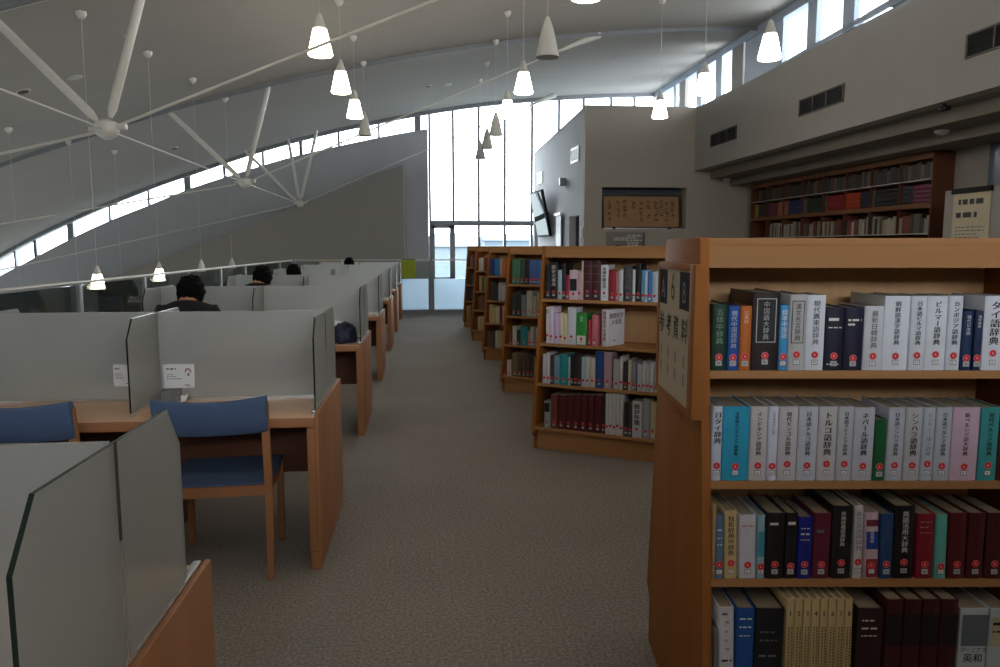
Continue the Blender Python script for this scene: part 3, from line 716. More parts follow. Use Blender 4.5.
# small grey box with lid on the desk
p = atY(168, 392, YC[1]-.1)
e = empty('small_box', (p.x+.012, YC[1]-.09, .7275), .12); tag(e, 'small grey speckled box with white base on the desk beside the divider', 'box')
m = MB(); m.box((-.045, -.03, .012), (.045, .03, .07), mat('speckled_grey_card', '6b6e70', .8, var=.35, scale=120)); m.obj('box_body', e, bevel=.003)
m = MB(); m.box((-.052, -.036, 0), (.052, .036, .012), WHITE); m.obj('box_base', e, bevel=.002)
m = MB(); m.box((.046, -.02, .012), (.068, .015, .04), WHITE); m.tube([(.07, -.015, .02), (.074, -.01, .05)], .005, BLACK, 8); m.obj('clip', e, bevel=.002)

# navy bag and paper on third desk
def blob(name, mt, c, r, seed, squash=.0, sub=4, amp=.12):
    random.seed(seed)
    bm = bmesh.new(); bmesh.ops.create_icosphere(bm, subdivisions=sub, radius=1)
    from mathutils import noise
    for v in bm.verts:
        n = noise.noise(v.co*1.7+Vector((seed, 0, 0)))*amp*2+noise.noise(v.co*4+Vector((0, seed, 0)))*amp
        v.co = v.co*(1+n); v.co.z = max(v.co.z, -.55)
        v.co = Vector((v.co.x*r[0], v.co.y*r[1], (v.co.z+.55)*r[2]))
    me = bpy.data.meshes.new(name); bm.to_mesh(me); bm.free(); me.materials.append(mt)
    for p in me.polygons: p.use_smooth = True
    return link(name, me, None, c)
Yb = YC[2]-.22
a = atY(346, 340, Yb)
o = blob('cloth_bag', BAG, (XE-.155, Yb, .727), (.115, .13, .10), 3); tag(o, 'soft navy blue bag slumped on desk edge beside end screen', 'bag')
m = MB(); m.tube([(-.07, .0, .09), (-.03, -.06, .155), (.04, -.05, .145), (.07, .01, .09)], .008, BAG, 8); m.obj('bag_strap', o, smooth=40)
m = MB(); m.box((-.07, 0, 0), (.05, .004, .15), WHITE); m.box((-.05, -.006, .0), (.06, -.002, .12), WHITE)
tag(m.obj('propped_papers', loc=(XE-.235, YC[2]-.06, .736), rot=(-.18, .08, 0)), 'white papers propped behind the navy bag on desk', 'papers')

# ---------------------------------------------------------------- chairs
def chair_meshes():
    D = {}
    W = .235; dF, dB = .22, -.21      # +y is the front (towards the desk)
    def leg(x, y, top, lean=0):
        m = MB(); a = .017; m.add([(x-a*.8, y+lean-a*.8, 0), (x+a*.8, y+lean-a*.8, 0), (x+a*.8, y+lean+a*.8, 0), (x-a*.8, y+lean+a*.8, 0), (x-a, y-a, .4), (x+a, y-a, .4), (x+a, y+a, .4), (x-a, y+a, .4), (x-a, y-a-(.05 if top > .5 else 0), top), (x+a, y-a-(.05 if top > .5 else 0), top), (x+a, y+a-(.06 if top > .5 else 0), top), (x-a, y+a-(.06 if top > .5 else 0), top)],
              [(0, 3, 2, 1), (0, 1, 5, 4), (1, 2, 6, 5), (2, 3, 7, 6), (3, 0, 4, 7), (4, 5, 9, 8), (5, 6, 10, 9), (6, 7, 11, 10), (7, 4, 8, 11), (8, 9, 10, 11)], DESKP); return m
    D['leg'] = [leg(-W+.01, dF, .42).mesh('leg'), leg(W-.01, dF, .42).mesh('leg'), leg(-W+.005, dB, .80, -.03).mesh('leg'), leg(W-.005, dB, .80, -.03).mesh('leg')]
    m = MB()
    for a, b in (((-W, dF-.012, .365), (W, dF+.012, .42)), ((-W, dB-.012, .375), (W, dB+.012, .42)), ((-W, dB, .37), (-W+.022, dF, .42)), ((W-.022, dB, .37), (W, dF, .42))): m.box(a, b, DESKP)
    D['seat_frame'] = m.mesh('seat_frame')
    m = MB(); nx_, ny_ = 12, 10; vs = []
    for j in range(ny_+1):
        for i in range(nx_+1):
            u, v = i/nx_*2-1, j/ny_*2-1; ed = (1-abs(u)**5)*(1-abs(v)**5)
            vs.append((u*(W+.005), (dB+dF)/2+.01+v*.225, .43+.028*ed-.022*(1-u*u)*ed))
    n = len(vs); vs += [(x, y, .418) for x, y, z in vs]; fs = []
    for j in range(ny_):
        for i in range(nx_):
            a = j*(nx_+1)+i; fs.append((a, a+1, a+nx_+2, a+nx_+1)); fs.append((n+a, n+a+nx_+1, n+a+nx_+2, n+a+1))
    for i in range(nx_): fs.append((i, n+i, n+i+1, i+1)); a = ny_*(nx_+1)+i; fs.append((a, a+1, n+a+1, n+a))
    for j in range(ny_): a = j*(nx_+1); fs.append((a, a+nx_+1, n+a+nx_+1, n+a)); a += nx_; fs.append((a, n+a, n+a+nx_+1, a+nx_+1))
    m.add(vs, fs, BLUEF); D['seat'] = m.mesh('seat', 50)
    # curved upholstered backrest, wrapped over the rear posts
    m = MB(); vs = []; nx_ = 16; pr = []
    zs = [.665, .68, .74, .80, .825, .832, .825, .80, .74, .68]; of = [-.006, -.022, -.026, -.026, -.02, -.0, .02, .026, .026, .022]
    for i in range(nx_+1):
        u = i/nx_*2-1; bow = -.045*(1-u*u)
        for k in range(10):
            top = .012*(1-u*u) if 2 <= k <= 8 else 0
            vs.append((u*(W+.008), dB-.035+bow+of[k]-(zs[k]-.66)*.25, zs[k]-top*1.2))
    fs = [list(range(10))[::-1], [nx_*10+k for k in range(10)]]
    for i in range(nx_):
        for k in range(10): k2 = (k+1) % 10; fs.append((i*10+k, i*10+k2, i*10+10+k2, i*10+10+k))
    m.add(vs, fs, BLUEF); D['backrest'] = m.mesh('backrest', 60)
    return D
CH = chair_meshes()
def chair(x, y, rz, label, grp):
    e = empty('reading_chair', (x, y, 0), rz); e.scale = (.97, 1, 1.03); tag(e, label, 'chair', grp)
    link('seat', CH['seat'], e); link('backrest', CH['backrest'], e); link('seat_frame', CH['seat_frame'], e)
    for lg in CH['leg']: link('leg', lg, e)
G = 'blue upholstered reading chairs'
chair(-.95, 3.53, .07, 'blue upholstered wooden chair at the desk with the paper notice', G)
chair(-1.72, 3.50, .0, 'blue upholstered wooden chair at left picture edge', G)

# ---------------------------------------------------------------- seated readers
def skin_mesh(name, pts, edges, mt, sub=2):
    me = bpy.data.meshes.new(name); me.from_pydata([p[0] for p in pts], edges, [])
    o = bpy.data.objects.new(name, me); COL.objects.link(o)
    sk = o.modifiers.new('s', 'SKIN'); sk.use_smooth_shade = True
    for i, p in enumerate(pts):
        r = p[1]; me.skin_vertices[0].data[i].radius = r if isinstance(r, tuple) else (r, r)
    me.skin_vertices[0].data[0].use_root = True
    ss = o.modifiers.new('u', 'SUBSURF'); ss.levels = sub; ss.render_levels = sub
    bpy.context.view_layer.update()
    r = bpy.data.meshes.new_from_object(o.evaluated_get(bpy.context.evaluated_depsgraph_get()))
    bpy.data.objects.remove(o); r.name = name; r.materials.clear(); r.materials.append(mt)
    for p in r.polygons: p.use_smooth = True
    return r
def body_meshes():
    D = {}
    # origin on the floor under the pelvis, +y forward (towards the desk)
    J = [((0, 0, .50), (.15, .11)), ((0, .03, .64), (.14, .10)), ((0, .07, .80), (.155, .11)), ((0, .10, .965), (.14, .09)), ((0, .14, 1.04), (.085, .075)), ((0, .165, 1.08), .055), ((0, .185, 1.11), .05)]
    E_ = [(i, i+1) for i in range(6)]
    body = list(J); ed = list(E_)
    for s in (-1, 1):
        b = len(body); body += [((s*.165, .12, .955), .042), ((s*.24, .12, .84), .040), ((s*.255, .22, .79), .032), ((s*.18, .36, .775), .026), ((s*.15, .42, .772), (.03, .018))]
        ed += [(3, b), (b, b+1), (b+1, b+2), (b+2, b+3), (b+3, b+4)]
        # five fingers
        for f, (dx, ln) in enumerate(((-.026, .07), (-.009, .08), (.009, .078), (.026, .062))):
            c = len(body); body += [((s*.15+dx, .455, .770), .0085), ((s*.15+dx*1.1, .455+ln*.5, .768), .008), ((s*.15+dx*1.15, .455+ln, .750), .007)]; ed += [(b+4, c), (c, c+1), (c+1, c+2)]
        c = len(body); body += [((s*.15-s*.036, .425, .752), .010), ((s*.15-s*.05, .455, .75), .008)]; ed += [(b+4, c), (c, c+1)]
        b = len(body); body += [((s*.10, .04, .50), .085), ((s*.12, .26, .50), .075), ((s*.12, .42, .49), .058), ((s*.12, .42, .26), .048), ((s*.12, .41, .08), .036), ((s*.12, .50, .04), (.035, .026))]
        ed += [(0, b), (b, b+1), (b+1, b+2), (b+2, b+3), (b+3, b+4), (b+4, b+5)]
    D['body'] = skin_mesh('body', body, ed, SKIN)
    top = [(j[0], tuple(v+.014 for v in (j[1] if isinstance(j[1], tuple) else (j[1], j[1])))) for j in J[:5]]; te = [(i, i+1) for i in range(4)]
    for s in (-1, 1):
        b = len(top); top += [((s*.18, .115, .995), .062), ((s*.225, .12, .87), .064), ((s*.24, .13, .81), .062)]; te += [(3, b), (b, b+1), (b+1, b+2)]
    D['shirt'] = skin_mesh('shirt', top, te, SHIRT)
    tr_ = [((0, 0, .50), (.165, .125)), ((0, .01, .56), (.16, .12))]; te = [(0, 1)]
    for s in (-1, 1):
        b = len(tr_); tr_ += [((s*.10, .04, .50), .1), ((s*.12, .26, .50), .088), ((s*.12, .42, .49), .072), ((s*.12, .42, .26), .064), ((s*.12, .415, .10), .056)]; te += [(0, b), (b, b+1), (b+1, b+2), (b+2, b+3), (b+3, b+4)]
    D['trousers'] = skin_mesh('trousers', tr_, te, JEANS)
    m = MB()
    for s in (-1, 1): ell(m, (s*.12, .46, .045), (.05, .13, .045), BLACK)
    D['shoes'] = m.mesh('shoes', 60)
    # head bowed forward: skull, jaw, nose, ears, brows
    m = MB(); ell(m, (0, 0, 0), (.077, .095, .105), SKIN, 24, 16); ell(m, (0, .035, -.06), (.055, .06, .055), SKIN, 18, 10); ell(m, (0, .098, -.02), (.014, .022, .022), SKIN)
    for s in (-1, 1): ell(m, (s*.078, -.005, -.02), (.012, .022, .034), SKIN, 12, 8); ell(m, (s*.03, .085, .012), (.013, .01, .008), WHITE, 10, 6); ell(m, (s*.03, .093, .012), (.006, .004, .006), INK, 8, 6)
    ell(m, (0, .088, -.062), (.024, .01, .006), mat('lips', '9c5a50', .5), 10, 6)
    D['head'] = m.mesh('head', 60)
    from mathutils import noise
    bm = bmesh.new(); bmesh.ops.create_icosphere(bm, subdivisions=5, radius=1)
    for v in bm.verts:
        d = v.co.copy(); n = noise.noise(d*3.0+Vector((3, 1, 2)))*.12+noise.noise(d*8)*.07+noise.noise(d*19)*.03
        s = Vector((.100, .116, .128)); fr_ = 1.
        if d.y > .45 and d.z < .35: fr_ = .7
        if d.z < -.75: fr_ = .9
        v.co = Vector((d.x*s.x, d.y*s.y-.006, d.z*s.z+.012))*(1+n)*fr_
    me = bpy.data.meshes.new('hair'); bm.to_mesh(me); bm.free(); me.materials.append(HAIR)
    for p in me.polygons: p.use_smooth = True
    D['hair'] = me
    return D
BD = body_meshes()
def person(X, Y, dz, rz, label, s=1., bow=-.35, hx=0):
    e = link('person', BD['body'], None, (X, Y-.04, 0), (0, 0, rz)); e.scale = (s, s, s*(1.035+dz)); tag(e, label, 'person')
    link('shirt', BD['shirt'], e); link('trousers', BD['trousers'], e); link('shoes', BD['shoes'], e)
    h = link('head', BD['head'], e, (hx, .215, 1.105), (bow, hx*3, 0)); link('hair', BD['hair'], h)
    return e
PS = [(-1.76, 5.62, 0, .0, 'person in black top with short black hair, nearest of the seated readers', 0.), (-1.78, 8.02, .01, -.1, 'person with bushy black hair and dark top, second nearest reader', .02),
      (-1.81, 10.48, -.02, .1, 'person whose black hair just shows above screens, third reader', 0.), (-1.50, 14.9, .0, 0, 'farthest person, top of black hair behind the last screens', 0.)]
for X, Y, dz, rz, lab, hx in PS:
    person(X, Y, dz, rz, lab, 1., -.4, hx)
    chair(X, Y-.02, rz, 'blue upholstered chair under the '+lab.split(',')[-1].strip() if ',' in lab else 'chair', G)
for o in list(bpy.data.objects):
    if o.name.startswith('reading_chair') and ' under the ' in o.get('label', ''):
        pass
sub = ['blue upholstered chair under the nearest seated reader', 'blue upholstered chair under the second nearest seated reader', 'blue upholstered chair under the third seated reader', 'blue upholstered chair under the farthest seated reader']
ch = [o for o in bpy.data.objects if o.name.startswith('reading_chair') and o.get('label', '').startswith('blue upholstered chair under')]
for o, l in zip(sorted(ch, key=lambda o: o.location.y), sub): o['label'] = l
# papers rack beyond the last desk
c = atY(332, 261, 16.75)
e = empty('paper_rack', (c.x, 16.75, 0)); tag(e, 'low wooden rack with brown folders on top near the far barrier', 'rack')
m = MB(); m.box((-.32, -.16, 0), (-.29, .16, 1.12), WOOD); m.box((.29, -.16, 0), (.32, .16, 1.12), WOOD)
for z in (.1, .45, .8, 1.1): m.box((-.29, -.16, z), (.29, .16, z+.02), WOOD)
m.obj('rack_frame', e)
m = MB(); m.box((-.28, -.12, 1.121), (.28, .12, 1.16), mat('brown_folder', '7b5a41', .7)); m.box((-.26, -.1, 1.161), (.22, .11, 1.2), mat('cream_folder', 'b3a88f', .8)); m.obj('folder_pile', e)

# ---------------------------------------------------------------- books
BOXL = {}
def book_mesh(w, h, d, col, pages, rough=.4):
    """u-shaped cover with slightly rounded spine at y=0 facing -y; page block inside"""
    cm = cmat(col, rough); t = .0025; w2 = w/2
    out = [(-w2, d), (-w2, .004), (-w2*.85, .0008), (0, -.0012), (w2*.85, .0008), (w2, .004), (w2, d)]
    inn = [(-w2+t, d), (-w2+t, .006), (-w2*.6, .0055), (0, .005), (w2*.6, .0055), (w2-t, .006), (w2-t, d)]
    m = MB(); n = 7; vs = [(x, y, 0) for x, y in out]+[(x, y, 0) for x, y in inn]+[(x, y, h) for x, y in out]+[(x, y, h) for x, y in inn]
    fs = []
    for i in range(n-1):
        fs += [(i, i+1, n+i+1, n+i), (2*n+i, 3*n+i, 3*n+i+1, 2*n+i+1), (i, 2*n+i, 2*n+i+1, i+1), (n+i, n+i+1, 3*n+i+1, 3*n+i)]
    fs += [(0, n, 3*n, 2*n), (n-1, 3*n-1, 4*n-1, 2*n-1)]
    m.add(vs, fs, cm)
    pm = MB(); pm.box((-w2+t+.0004, .0065, .003), (w2-t-.0004, d-.004, h-.004), PAPER)
    if not pages: m.box((-w2+t+.0004, .0065, .003), (w2-t-.0004, d-.004, h-.004), PAPER); return m, None
    return m, pm
CNAME = {}
def cname(c):
    c = c.lstrip('#'); r, g, b = [int(c[i:i+2], 16) for i in (0, 2, 4)]
    mx_, mn = max(r, g, b), min(r, g, b)
    if mx_-mn < 26:
        return 'black' if mx_ < 50 else 'dark grey' if mx_ < 105 else 'grey' if mx_ < 165 else 'off-white' if r > b+8 else 'white'
    import colorsys
    h, s, v = colorsys.rgb_to_hsv(r/255, g/255, b/255); h *= 360
    if s < .28 and v > .6:
        return 'cream' if 20 < h < 75 else 'pale pink' if (h > 300 or h < 20) else 'pale blue' if 170 < h < 260 else 'pale lilac' if h < 300 and h >= 260 else 'pale green'
    if h < 12 or h > 335: n = 'red' if v > .5 else 'maroon'
    elif h < 40: n = 'orange' if (v > .7 and s > .55) else 'tan' if v > .5 else 'brown'
    elif h < 68: n = 'yellow' if v > .6 else 'olive'
    elif h < 160: n = 'green' if v > .3 else 'dark green'
    elif h < 200: n = 'teal' if v < .75 else 'sky blue'
    elif h < 262: n = 'blue' if v > .4 else 'navy'
    else: n = 'purple' if v < .55 else 'lilac'
    return n
class Case:
    def __init__(s, org, ang, ht, lean, ztop):
        s.o = Vector((org[0], org[1], 0)); s.a = ang; s.e = Vector((math.cos(ang), math.sin(ang), 0)); s.n = Vector((-math.sin(ang), math.cos(ang), 0)); s.ht = ht; s.lean = lean; s.zt = ztop
    def yf(s, z): return -(s.ht+s.lean*(s.zt-z))
    def P(s, x, y, z): return s.o+s.e*x+s.n*y+Vector((0, 0, z))
    def lx(s, px, py, z, off=0): p = atP(px, py, s.o+s.n*(s.yf(z)+off), s.n); return (p-s.o).dot(s.e), p.z
STK = {}
def add_book(case, x0, x1, z, h, col, label, grp, d=.16, title=None, tcol=None, tsize=None, bold=.012, sticker=True, lab2=True, lean=0., detail=2, inset=.006, deco=None, group_only=None):
    w = max(x1-x0-.0008, .006)
    cov, pg = book_mesh(w, h, d, col, detail >= 2)
    xc_ = (x0+x1)/2; yf = case.yf(z)+inset
    lift = abs(math.sin(lean))*w/2
    b = cov.obj('book', smooth=50, loc=case.P(xc_, yf, z+.0006+lift), rot=(0, lean, case.a))
    tag(b, label, 'book', grp)
    if pg: pg.obj('page_block', b)
    if detail >= 1:
        if title:
            m = MB(); sz = tsize or min(w*.66, h*.58/len(title)); sz = min(sz, h*.64/len(title))
            vtext(m, title, .0, h*.93, sz, tcol or INK, -.0017, bold, squeeze=min(1.15, w*.8/sz))
            m.obj('title', b)
        if deco:
            m = MB(); deco(m, w, h); m.obj('spine_print', b)
        if sticker:
            r = min(.0085, w*.45); zc = h*random.uniform(.19, .235)
            m = MB(); n = 14; m.add([(r*1.22*math.cos(2*PI*k/n), -.0019, zc+r*1.22*math.sin(2*PI*k/n)) for k in range(n)], [list(range(n))], mat('pink_sticker_ring', 'd9737a', .5))
            m.add([(r*math.cos(2*PI*k/n), -.0021, zc+r*math.sin(2*PI*k/n)) for k in range(n)], [list(range(n))], RED)
            if detail >= 2: htext(m, 'R', 0, zc-r*.4, r*1.1, INKW, -.0023)
            m.obj('round_sticker', b)
        if lab2:
            r = min(.009, w*.42); m = MB(); zc = h*.11
            dk = sum(int(col.lstrip('#')[i:i+2], 16) for i in (0, 2, 4)) < 330
            m.add([(-r, -.0019, zc-r*.8), (r, -.0019, zc-r*.8), (r, -.0019, zc+r*.8), (-r, -.0019, zc+r*.8)], [(0, 1, 2, 3)], mat('call_label_dark', 'aab2ba', .6) if dk else INKG)
            if not dk: m.add([(-r*.82, -.0021, zc-r*.6), (r*.82, -.0021, zc-r*.6), (r*.82, -.0021, zc+r*.6), (-r*.82, -.0021, zc+r*.6)], [(0, 1, 2, 3)], WHITE)
            strokes(m, -r*.5, r*.5, zc-r*.35, zc+r*.35, 2, INK, -.0023, fill=.5)
            m.obj('call_number_label', b)
    return b
def make_case(case, L_, shelves, label, bays, two=True, depth_in=.2, name='bookcase', wood=WOOD, bh=WOODH, top_over=.0):
    e = empty(name, case.o, case.a); tag(e, label, 'bookcase', 'double-sided slanting bookcases along the aisle')
    zb = shelves[-1]
    T_ = .026; zt = case.zt
    pf = lambda z: -case.yf(z)
    pr = [(-pf(zt), zt), (-pf(zb-.05), zb-.05), (-pf(zb)+.045, zb-.09), (-pf(zb)+.045, 0)]
    full = pr+[(-y, z) for y, z in pr[::-1]]
    for x in [0]+[L_*k/bays for k in range(1, bays)]+[L_-T_]:
        m = MB(); m.prism(full, 'x', x, x+T_, wood)
        m.obj('end_panel' if x in (0, L_-T_) else 'upright', e, bevel=.002 if x == 0 else 0)
    m = MB(); m.box((T_, -.008, .02), (L_-T_, .008, zt-.02), WOODB); m.obj('back_panel', e)
    m = MB(); m.box((T_, -pf(zt)+.004, zt-.022), (L_-T_, pf(zt)-.004, zt-.001), bh); m.obj('top_board', e, bevel=.002)
    for s in (-1, 1):
        m = MB(); y = s*(pf(zt-.05)-.012); m.box((T_, y-.009, zt-.085), (L_-T_, y+.009, zt-.022), bh); m.obj('fascia_board', e)
    for k in range(bays):
        xa_ = T_ if k == 0 else L_*k/bays+T_; xb_ = L_*(k+1)/bays if k < bays-1 else L_-T_
        for z in shelves:
            for s in (-1, 1):
                m = MB(); y = s*(pf(z)-.001); m.box((xa_, min(y, s*.008), z-.022), (xb_, max(y, s*.008), z), bh); m.obj('shelf', e)
    for s in (-1, 1):
        m = MB(); y = s*(pf(zb)-.06); m.box((T_, y-.01, 0), (L_-T_, y+.01, zb-.022), DARKW if False else bh); m.obj('plinth', e)
    return e

# nearest bookcase: faces the viewer squarely
fwh = Vector((math.sin(YAW), math.cos(YAW), 0)); org = fwh*(2.117+.215)+RT*.568
C1 = Case(org, -YAW, .215, .14, 1.525)
SH1 = [1.151, .843, .571, .262]
make_case(C1, 1.9, SH1, 'nearest wooden bookcase of dictionaries with sign board on its end', 2)
sx, sz = C1.lx(707, 371, 1.151)
YB1 = [371, 480.3, 580.5, 690]
def shelf_books(case, bay, shelves, si, rows, casename, shelfname, grp, detail, ybase, noun='book', d=.16):
    """rows: (px0, px1, ytop, colour, extra dict)"""
    z = shelves[si]; cnt = 0; prev = .0275; hmax = ((case.zt-.09) if si == 0 else shelves[si-1]-.025)-z
    for r in rows:
        px0, px1, yt, col = r[:4]; ex = dict(r[4]) if len(r) > 4 else {}
        yb = ybase(px0) if callable(ybase) else ybase
        x0, _ = case.lx(px0, yb, z); x1, _ = case.lx(px1, yb, z)
        if x0 < prev: x1 = max(x1, prev+.6*(x1-x0)); x0 = prev
        prev = x1+.0003
        _, zt_ = case.lx((px0+px1)/2, yt, z+.12, .0)
        h = min(max(.08, zt_-z), hmax)
        nm = ex.pop('nm', noun); lb = ex.pop('lb', None)
        lab = lb or '%s %s, %s from the left on the %s of the %s' % (cname(col), nm, od[cnt] if cnt < len(od) else 'last', shelfname, casename)
        add_book(case, x0, x1, z, h, col, lab, grp, detail=detail, d=ex.pop('d', d), **ex); cnt += 1
W1 = 'bfc7d1'; W2 = 'b9bcc0'
def framed(title, c1, c2):
    def f(m, w, h):
        a, b, z0, z1 = -w*.36, w*.36, h*.36, h*.92
        for (p, q, yy, mt) in ((0, 0, -.0017, c1), (.0022, .0022, -.0019, c2)):
            m.add([(a+p, yy, z0+q), (b-p, yy, z0+q), (b-p, yy, z1-q), (a+p, yy, z1-q)], [(0, 1, 2, 3)], mt)
        vtext(m, title, 0, z1-.008, (z1-z0-.014)/len(title)/1.02, c1, -.0022, .01)
    return f
def band(c, z0, z1, lines=0, lm=None):
    def f(m, w, h):
        if c: m.add([(-w*.42, -.0016, h*z0), (w*.42, -.0016, h*z0), (w*.42, -.0016, h*z1), (-w*.42, -.0016, h*z1)], [(0, 1, 2, 3)], c)
        if lines: strokes(m, -w*.36, w*.36, h*z0, h*z1, lines, lm or INKW, -.0018, fill=.4)
    return f
def tx(lines, m_=INKW):
    def f(m, w, h):
        for (z0, z1, n) in lines: strokes(m, -w*.36, w*.36, h*z0, h*z1, n, m_, -.0018, fill=.45)
    return f
DK = dict
s1 = [
 (708, 727, 304, '123528', DK(title='五体中辞典', tcol=mat('pale_green_ink', '6f8f7d', .6), tsize=.02, bold=0)),
 (727, 739, 306, '1a4f9c', DK(title='現代中国語辞典', tcol=INKW, bold=.004)),
 (739, 751, 306, 'b4652a', DK(title='広東語', tcol=mat('pale_orange_ink', 'd9b9a0', .6), tsize=.012, bold=0)),
 (751, 778.5, 292, '24161a', DK(deco=framed('中国語大辞典', INKS, INK), d=.21)),
 (778.5, 787.5, 305, '3a94d0', DK(title='標準中国語', tcol=INKW, bold=0)),
 (787.5, 805, 294.5, 'a4a4a6', DK(deco=framed('漢文名言辞典', INK, mat('light_grey_card', 'a9aaad', .6)), d=.2)),
 (805, 824, 295, W1, DK(title='現代廣東語辞典', bold=.006)),
 (824, 843.5, 307, '12152e', DK(deco=tx(((.76, .86, 1), (.66, .7, 1), (.08, .12, 1))))),
 (843.5, 862.5, 307.5, '101233', DK(deco=tx(((.7, .84, 2),)))),
 (863, 882.5, 306, 'b4b9c0', DK(title='最新日韓辞典', bold=.0)),
 (882.5, 908, 296, W1, DK(title='朝鮮語漢字語辞典', bold=.02, d=.21)),
 (908.5, 925, 296, 'b9c0c9', DK(title='日本語ビルマ語辞典', bold=.034)),
 (925, 945.5, 296, W1, DK(title='ビルマー語辞典', bold=.034)),
 (946, 960.5, 296, 'b9c2cc', DK(title='カンボジア語辞典', bold=.034)),
 (961, 972, 311, '14305a', DK(title='現代日本語', tcol=INKW, tsize=.011, bold=0)),
 (973, 981.5, 311, '142a52', DK(title='漢字辞典', tcol=INKW, tsize=.009, bold=0)),
 (982, 1003, 296, W1, DK(title='タイ語辞典', bold=.034)),
 (1003.5, 1019, 297, W1, DK(title='タイ日辞典', bold=.034)),
]
g = 'dictionaries on the top shelf of the nearest bookcase'
shelf_books(C1, 0, SH1, 0, s1, 'nearest bookcase', 'top shelf', g, 2, 371, 'dictionary')
s2 = [
 (706, 721.5, 406, 'b3bccb', DK(title='日タイ辞典', bold=.034)), (722, 748.5, 406, '2a9cc4', DK(title='日本語インドネシア語辞典', bold=.034)), (749, 766.5, 406, 'b2b1b2', DK(title='インドネシア語辞典', bold=.034)),
 (767, 777, 406, 'c0c6d6', DK(title='日本語英語小辞典', tcol=INKG, bold=0, tsize=.008)), (777.5, 796.5, 406, 'b1aeb4', DK(title='現代モンゴル語辞典', bold=.034)), (797, 816.5, 406, 'a9b2bd', DK(title='日本語トルコ語辞典', bold=.034)),
 (817, 835.5, 406, 'b0afb2', DK(title='トルコ語辞典', bold=.034)), (836, 852, 406, 'a8adb5', DK(title='日本語マレーシア語辞典', bold=.034)), (852.5, 873, 407, 'a8acb8', DK(title='ネパール語辞典', bold=.034)),
 (873.5, 885.5, 419, '0f5a34', DK(title=None)), (886, 903, 407, 'a6acb8', DK(title='日本語シンハラ語辞典', bold=.034)), (903.5, 920.5, 407, 'a8acb2', DK(title='シンハラ語辞典', bold=.034)),
 (921, 933, 407, 'a5b0bd', DK(title='ヒンディー語小辞典', tcol=INKG, bold=0)), (933.5, 950, 407, 'a6aebb', DK(title='日本語ペルシア語辞典', bold=.034)), (950.5, 977.5, 407, 'b9a3b4', DK(title='新ペルシア語大辞典', bold=.034)),
 (978.5, 997, 407, '3a9a9e', DK(title='現代ペルシア語辞典', bold=.034)), (997.5, 1012, 409, '4a1d24', DK(title=None)),
]
g = 'dictionaries on the second shelf of the nearest bookcase'
shelf_books(C1, 0, SH1, 1, s2, 'nearest bookcase', 'second shelf', g, 2, 480.3, 'dictionary')
BR = INKG
s3 = [
 (707.6, 713, 504, 'b59a73', DK()), (713.8, 723.5, 514, '5a7896', DK(lean=-.01, deco=tx(((.74, .8, 1), (.62, .66, 1), (.52, .56, 1))))), (725, 737.5, 510, 'c7b083', DK(lean=-.03, title='独和辞典中辞典', bold=.01)),
 (739.5, 756.5, 514, 'b9bac4', DK(lean=-.03, deco=tx(((.8, .86, 1),), mat('pink_ink', 'b88a8e', .6)))), (757, 765, 514.5, '8fb5c5', DK(lean=-.02, deco=band(mat('teal_band', '3f93a8', .5), .35, .75))),
 (765.5, 784, 512, '15161a', DK(deco=tx(((.8, .88, 1),)))), (784.5, 796.5, 512, '14151a', DK(deco=tx(((.8, .9, 1),)))), (797, 812, 516, '141f86', DK(deco=tx(((.8, .84, 1), (.7, .76, 1), (.62, .65, 1))))),
 (812.5, 830, 512, '5c1830', DK(deco=tx(((.68, .78, 1),), INKG))), (831, 851, 505, '0e1016', DK(title='新編語義語源辞典', tcol=INKW, bold=0, tsize=.0125, d=.2)), (853.5, 862.5, 505, 'b9b8bb', DK(lean=-.02, title='英文法活用辞典', tcol=INKG, bold=0)),
 (865, 879, 512, 'b3a0a8', DK(lean=-.04, deco=lambda m, w, h: (band(mat('blue_band', '1d3f9a', .5), .45, .72)(m, w, h), band(mat('red_band', '8f2a36', .5), .02, .3)(m, w, h), band(mat('wine_band', '6a2a3a', .5), .8, .9)(m, w, h), vtext(m, '英語類語', 0, h*.78, .011, INKW, -.002, .0)))),
 (880, 893, 513, '1d4479', DK(lean=-.02, deco=lambda m, w, h: vtext(m, '英米文化辞典', w*.0, h*.9, .009, INKG, -.0018))), (894, 914, 505, '0d0e12', DK(lean=-.02, title='英語活用大辞典', tcol=INKW, bold=.0, tsize=.017, d=.2)),
 (916, 934, 513, '7d1128', DK(lean=-.02, deco=tx(((.86, .9, 1), (.78, .82, 1), (.7, .73, 1)), mat('pink_ink2', 'b0747c', .6)))), (935.5, 947, 514, '5fb3ae', DK(lean=-.03)), (948.5, 966, 512, '531018', DK(lean=-.02)), (967, 984, 512, '470e16', DK(lean=-.01)), (985, 1004, 512, '400d15', DK()),
]
g = 'books on the third shelf of the nearest bookcase'
shelf_books(C1, 0, SH1, 2, s3, 'nearest bookcase', 'third shelf', g, 2, 580.5, 'dictionary')
def keep(m, w, h):
    for i, ch in enumerate('KeeP'):
        vs_, fs_ = text_geo(ch); s = .019
        m.add([(v.y*s-.006, -.0018, h*.86-.026*i-v.x*s-.01) for v in vs_], fs_, INKG)
    strokes(m, -w*.35, w*.35, h*.9, h*.95, 1, INKG, -.0018); strokes(m, -w*.35, w*.35, h*.34, h*.39, 1, INK, -.0018)
def vol(n):
    def f(m, w, h):
        htext(m, str(n), 0, h*.82, w*.9, INK, -.0018, .02, .8); strokes(m, -w*.36, w*.36, h*.03, h*.7, 2, mat('brown_print', '7d6a44', .7), -.0018, vertical=True, fill=.6)
    return f
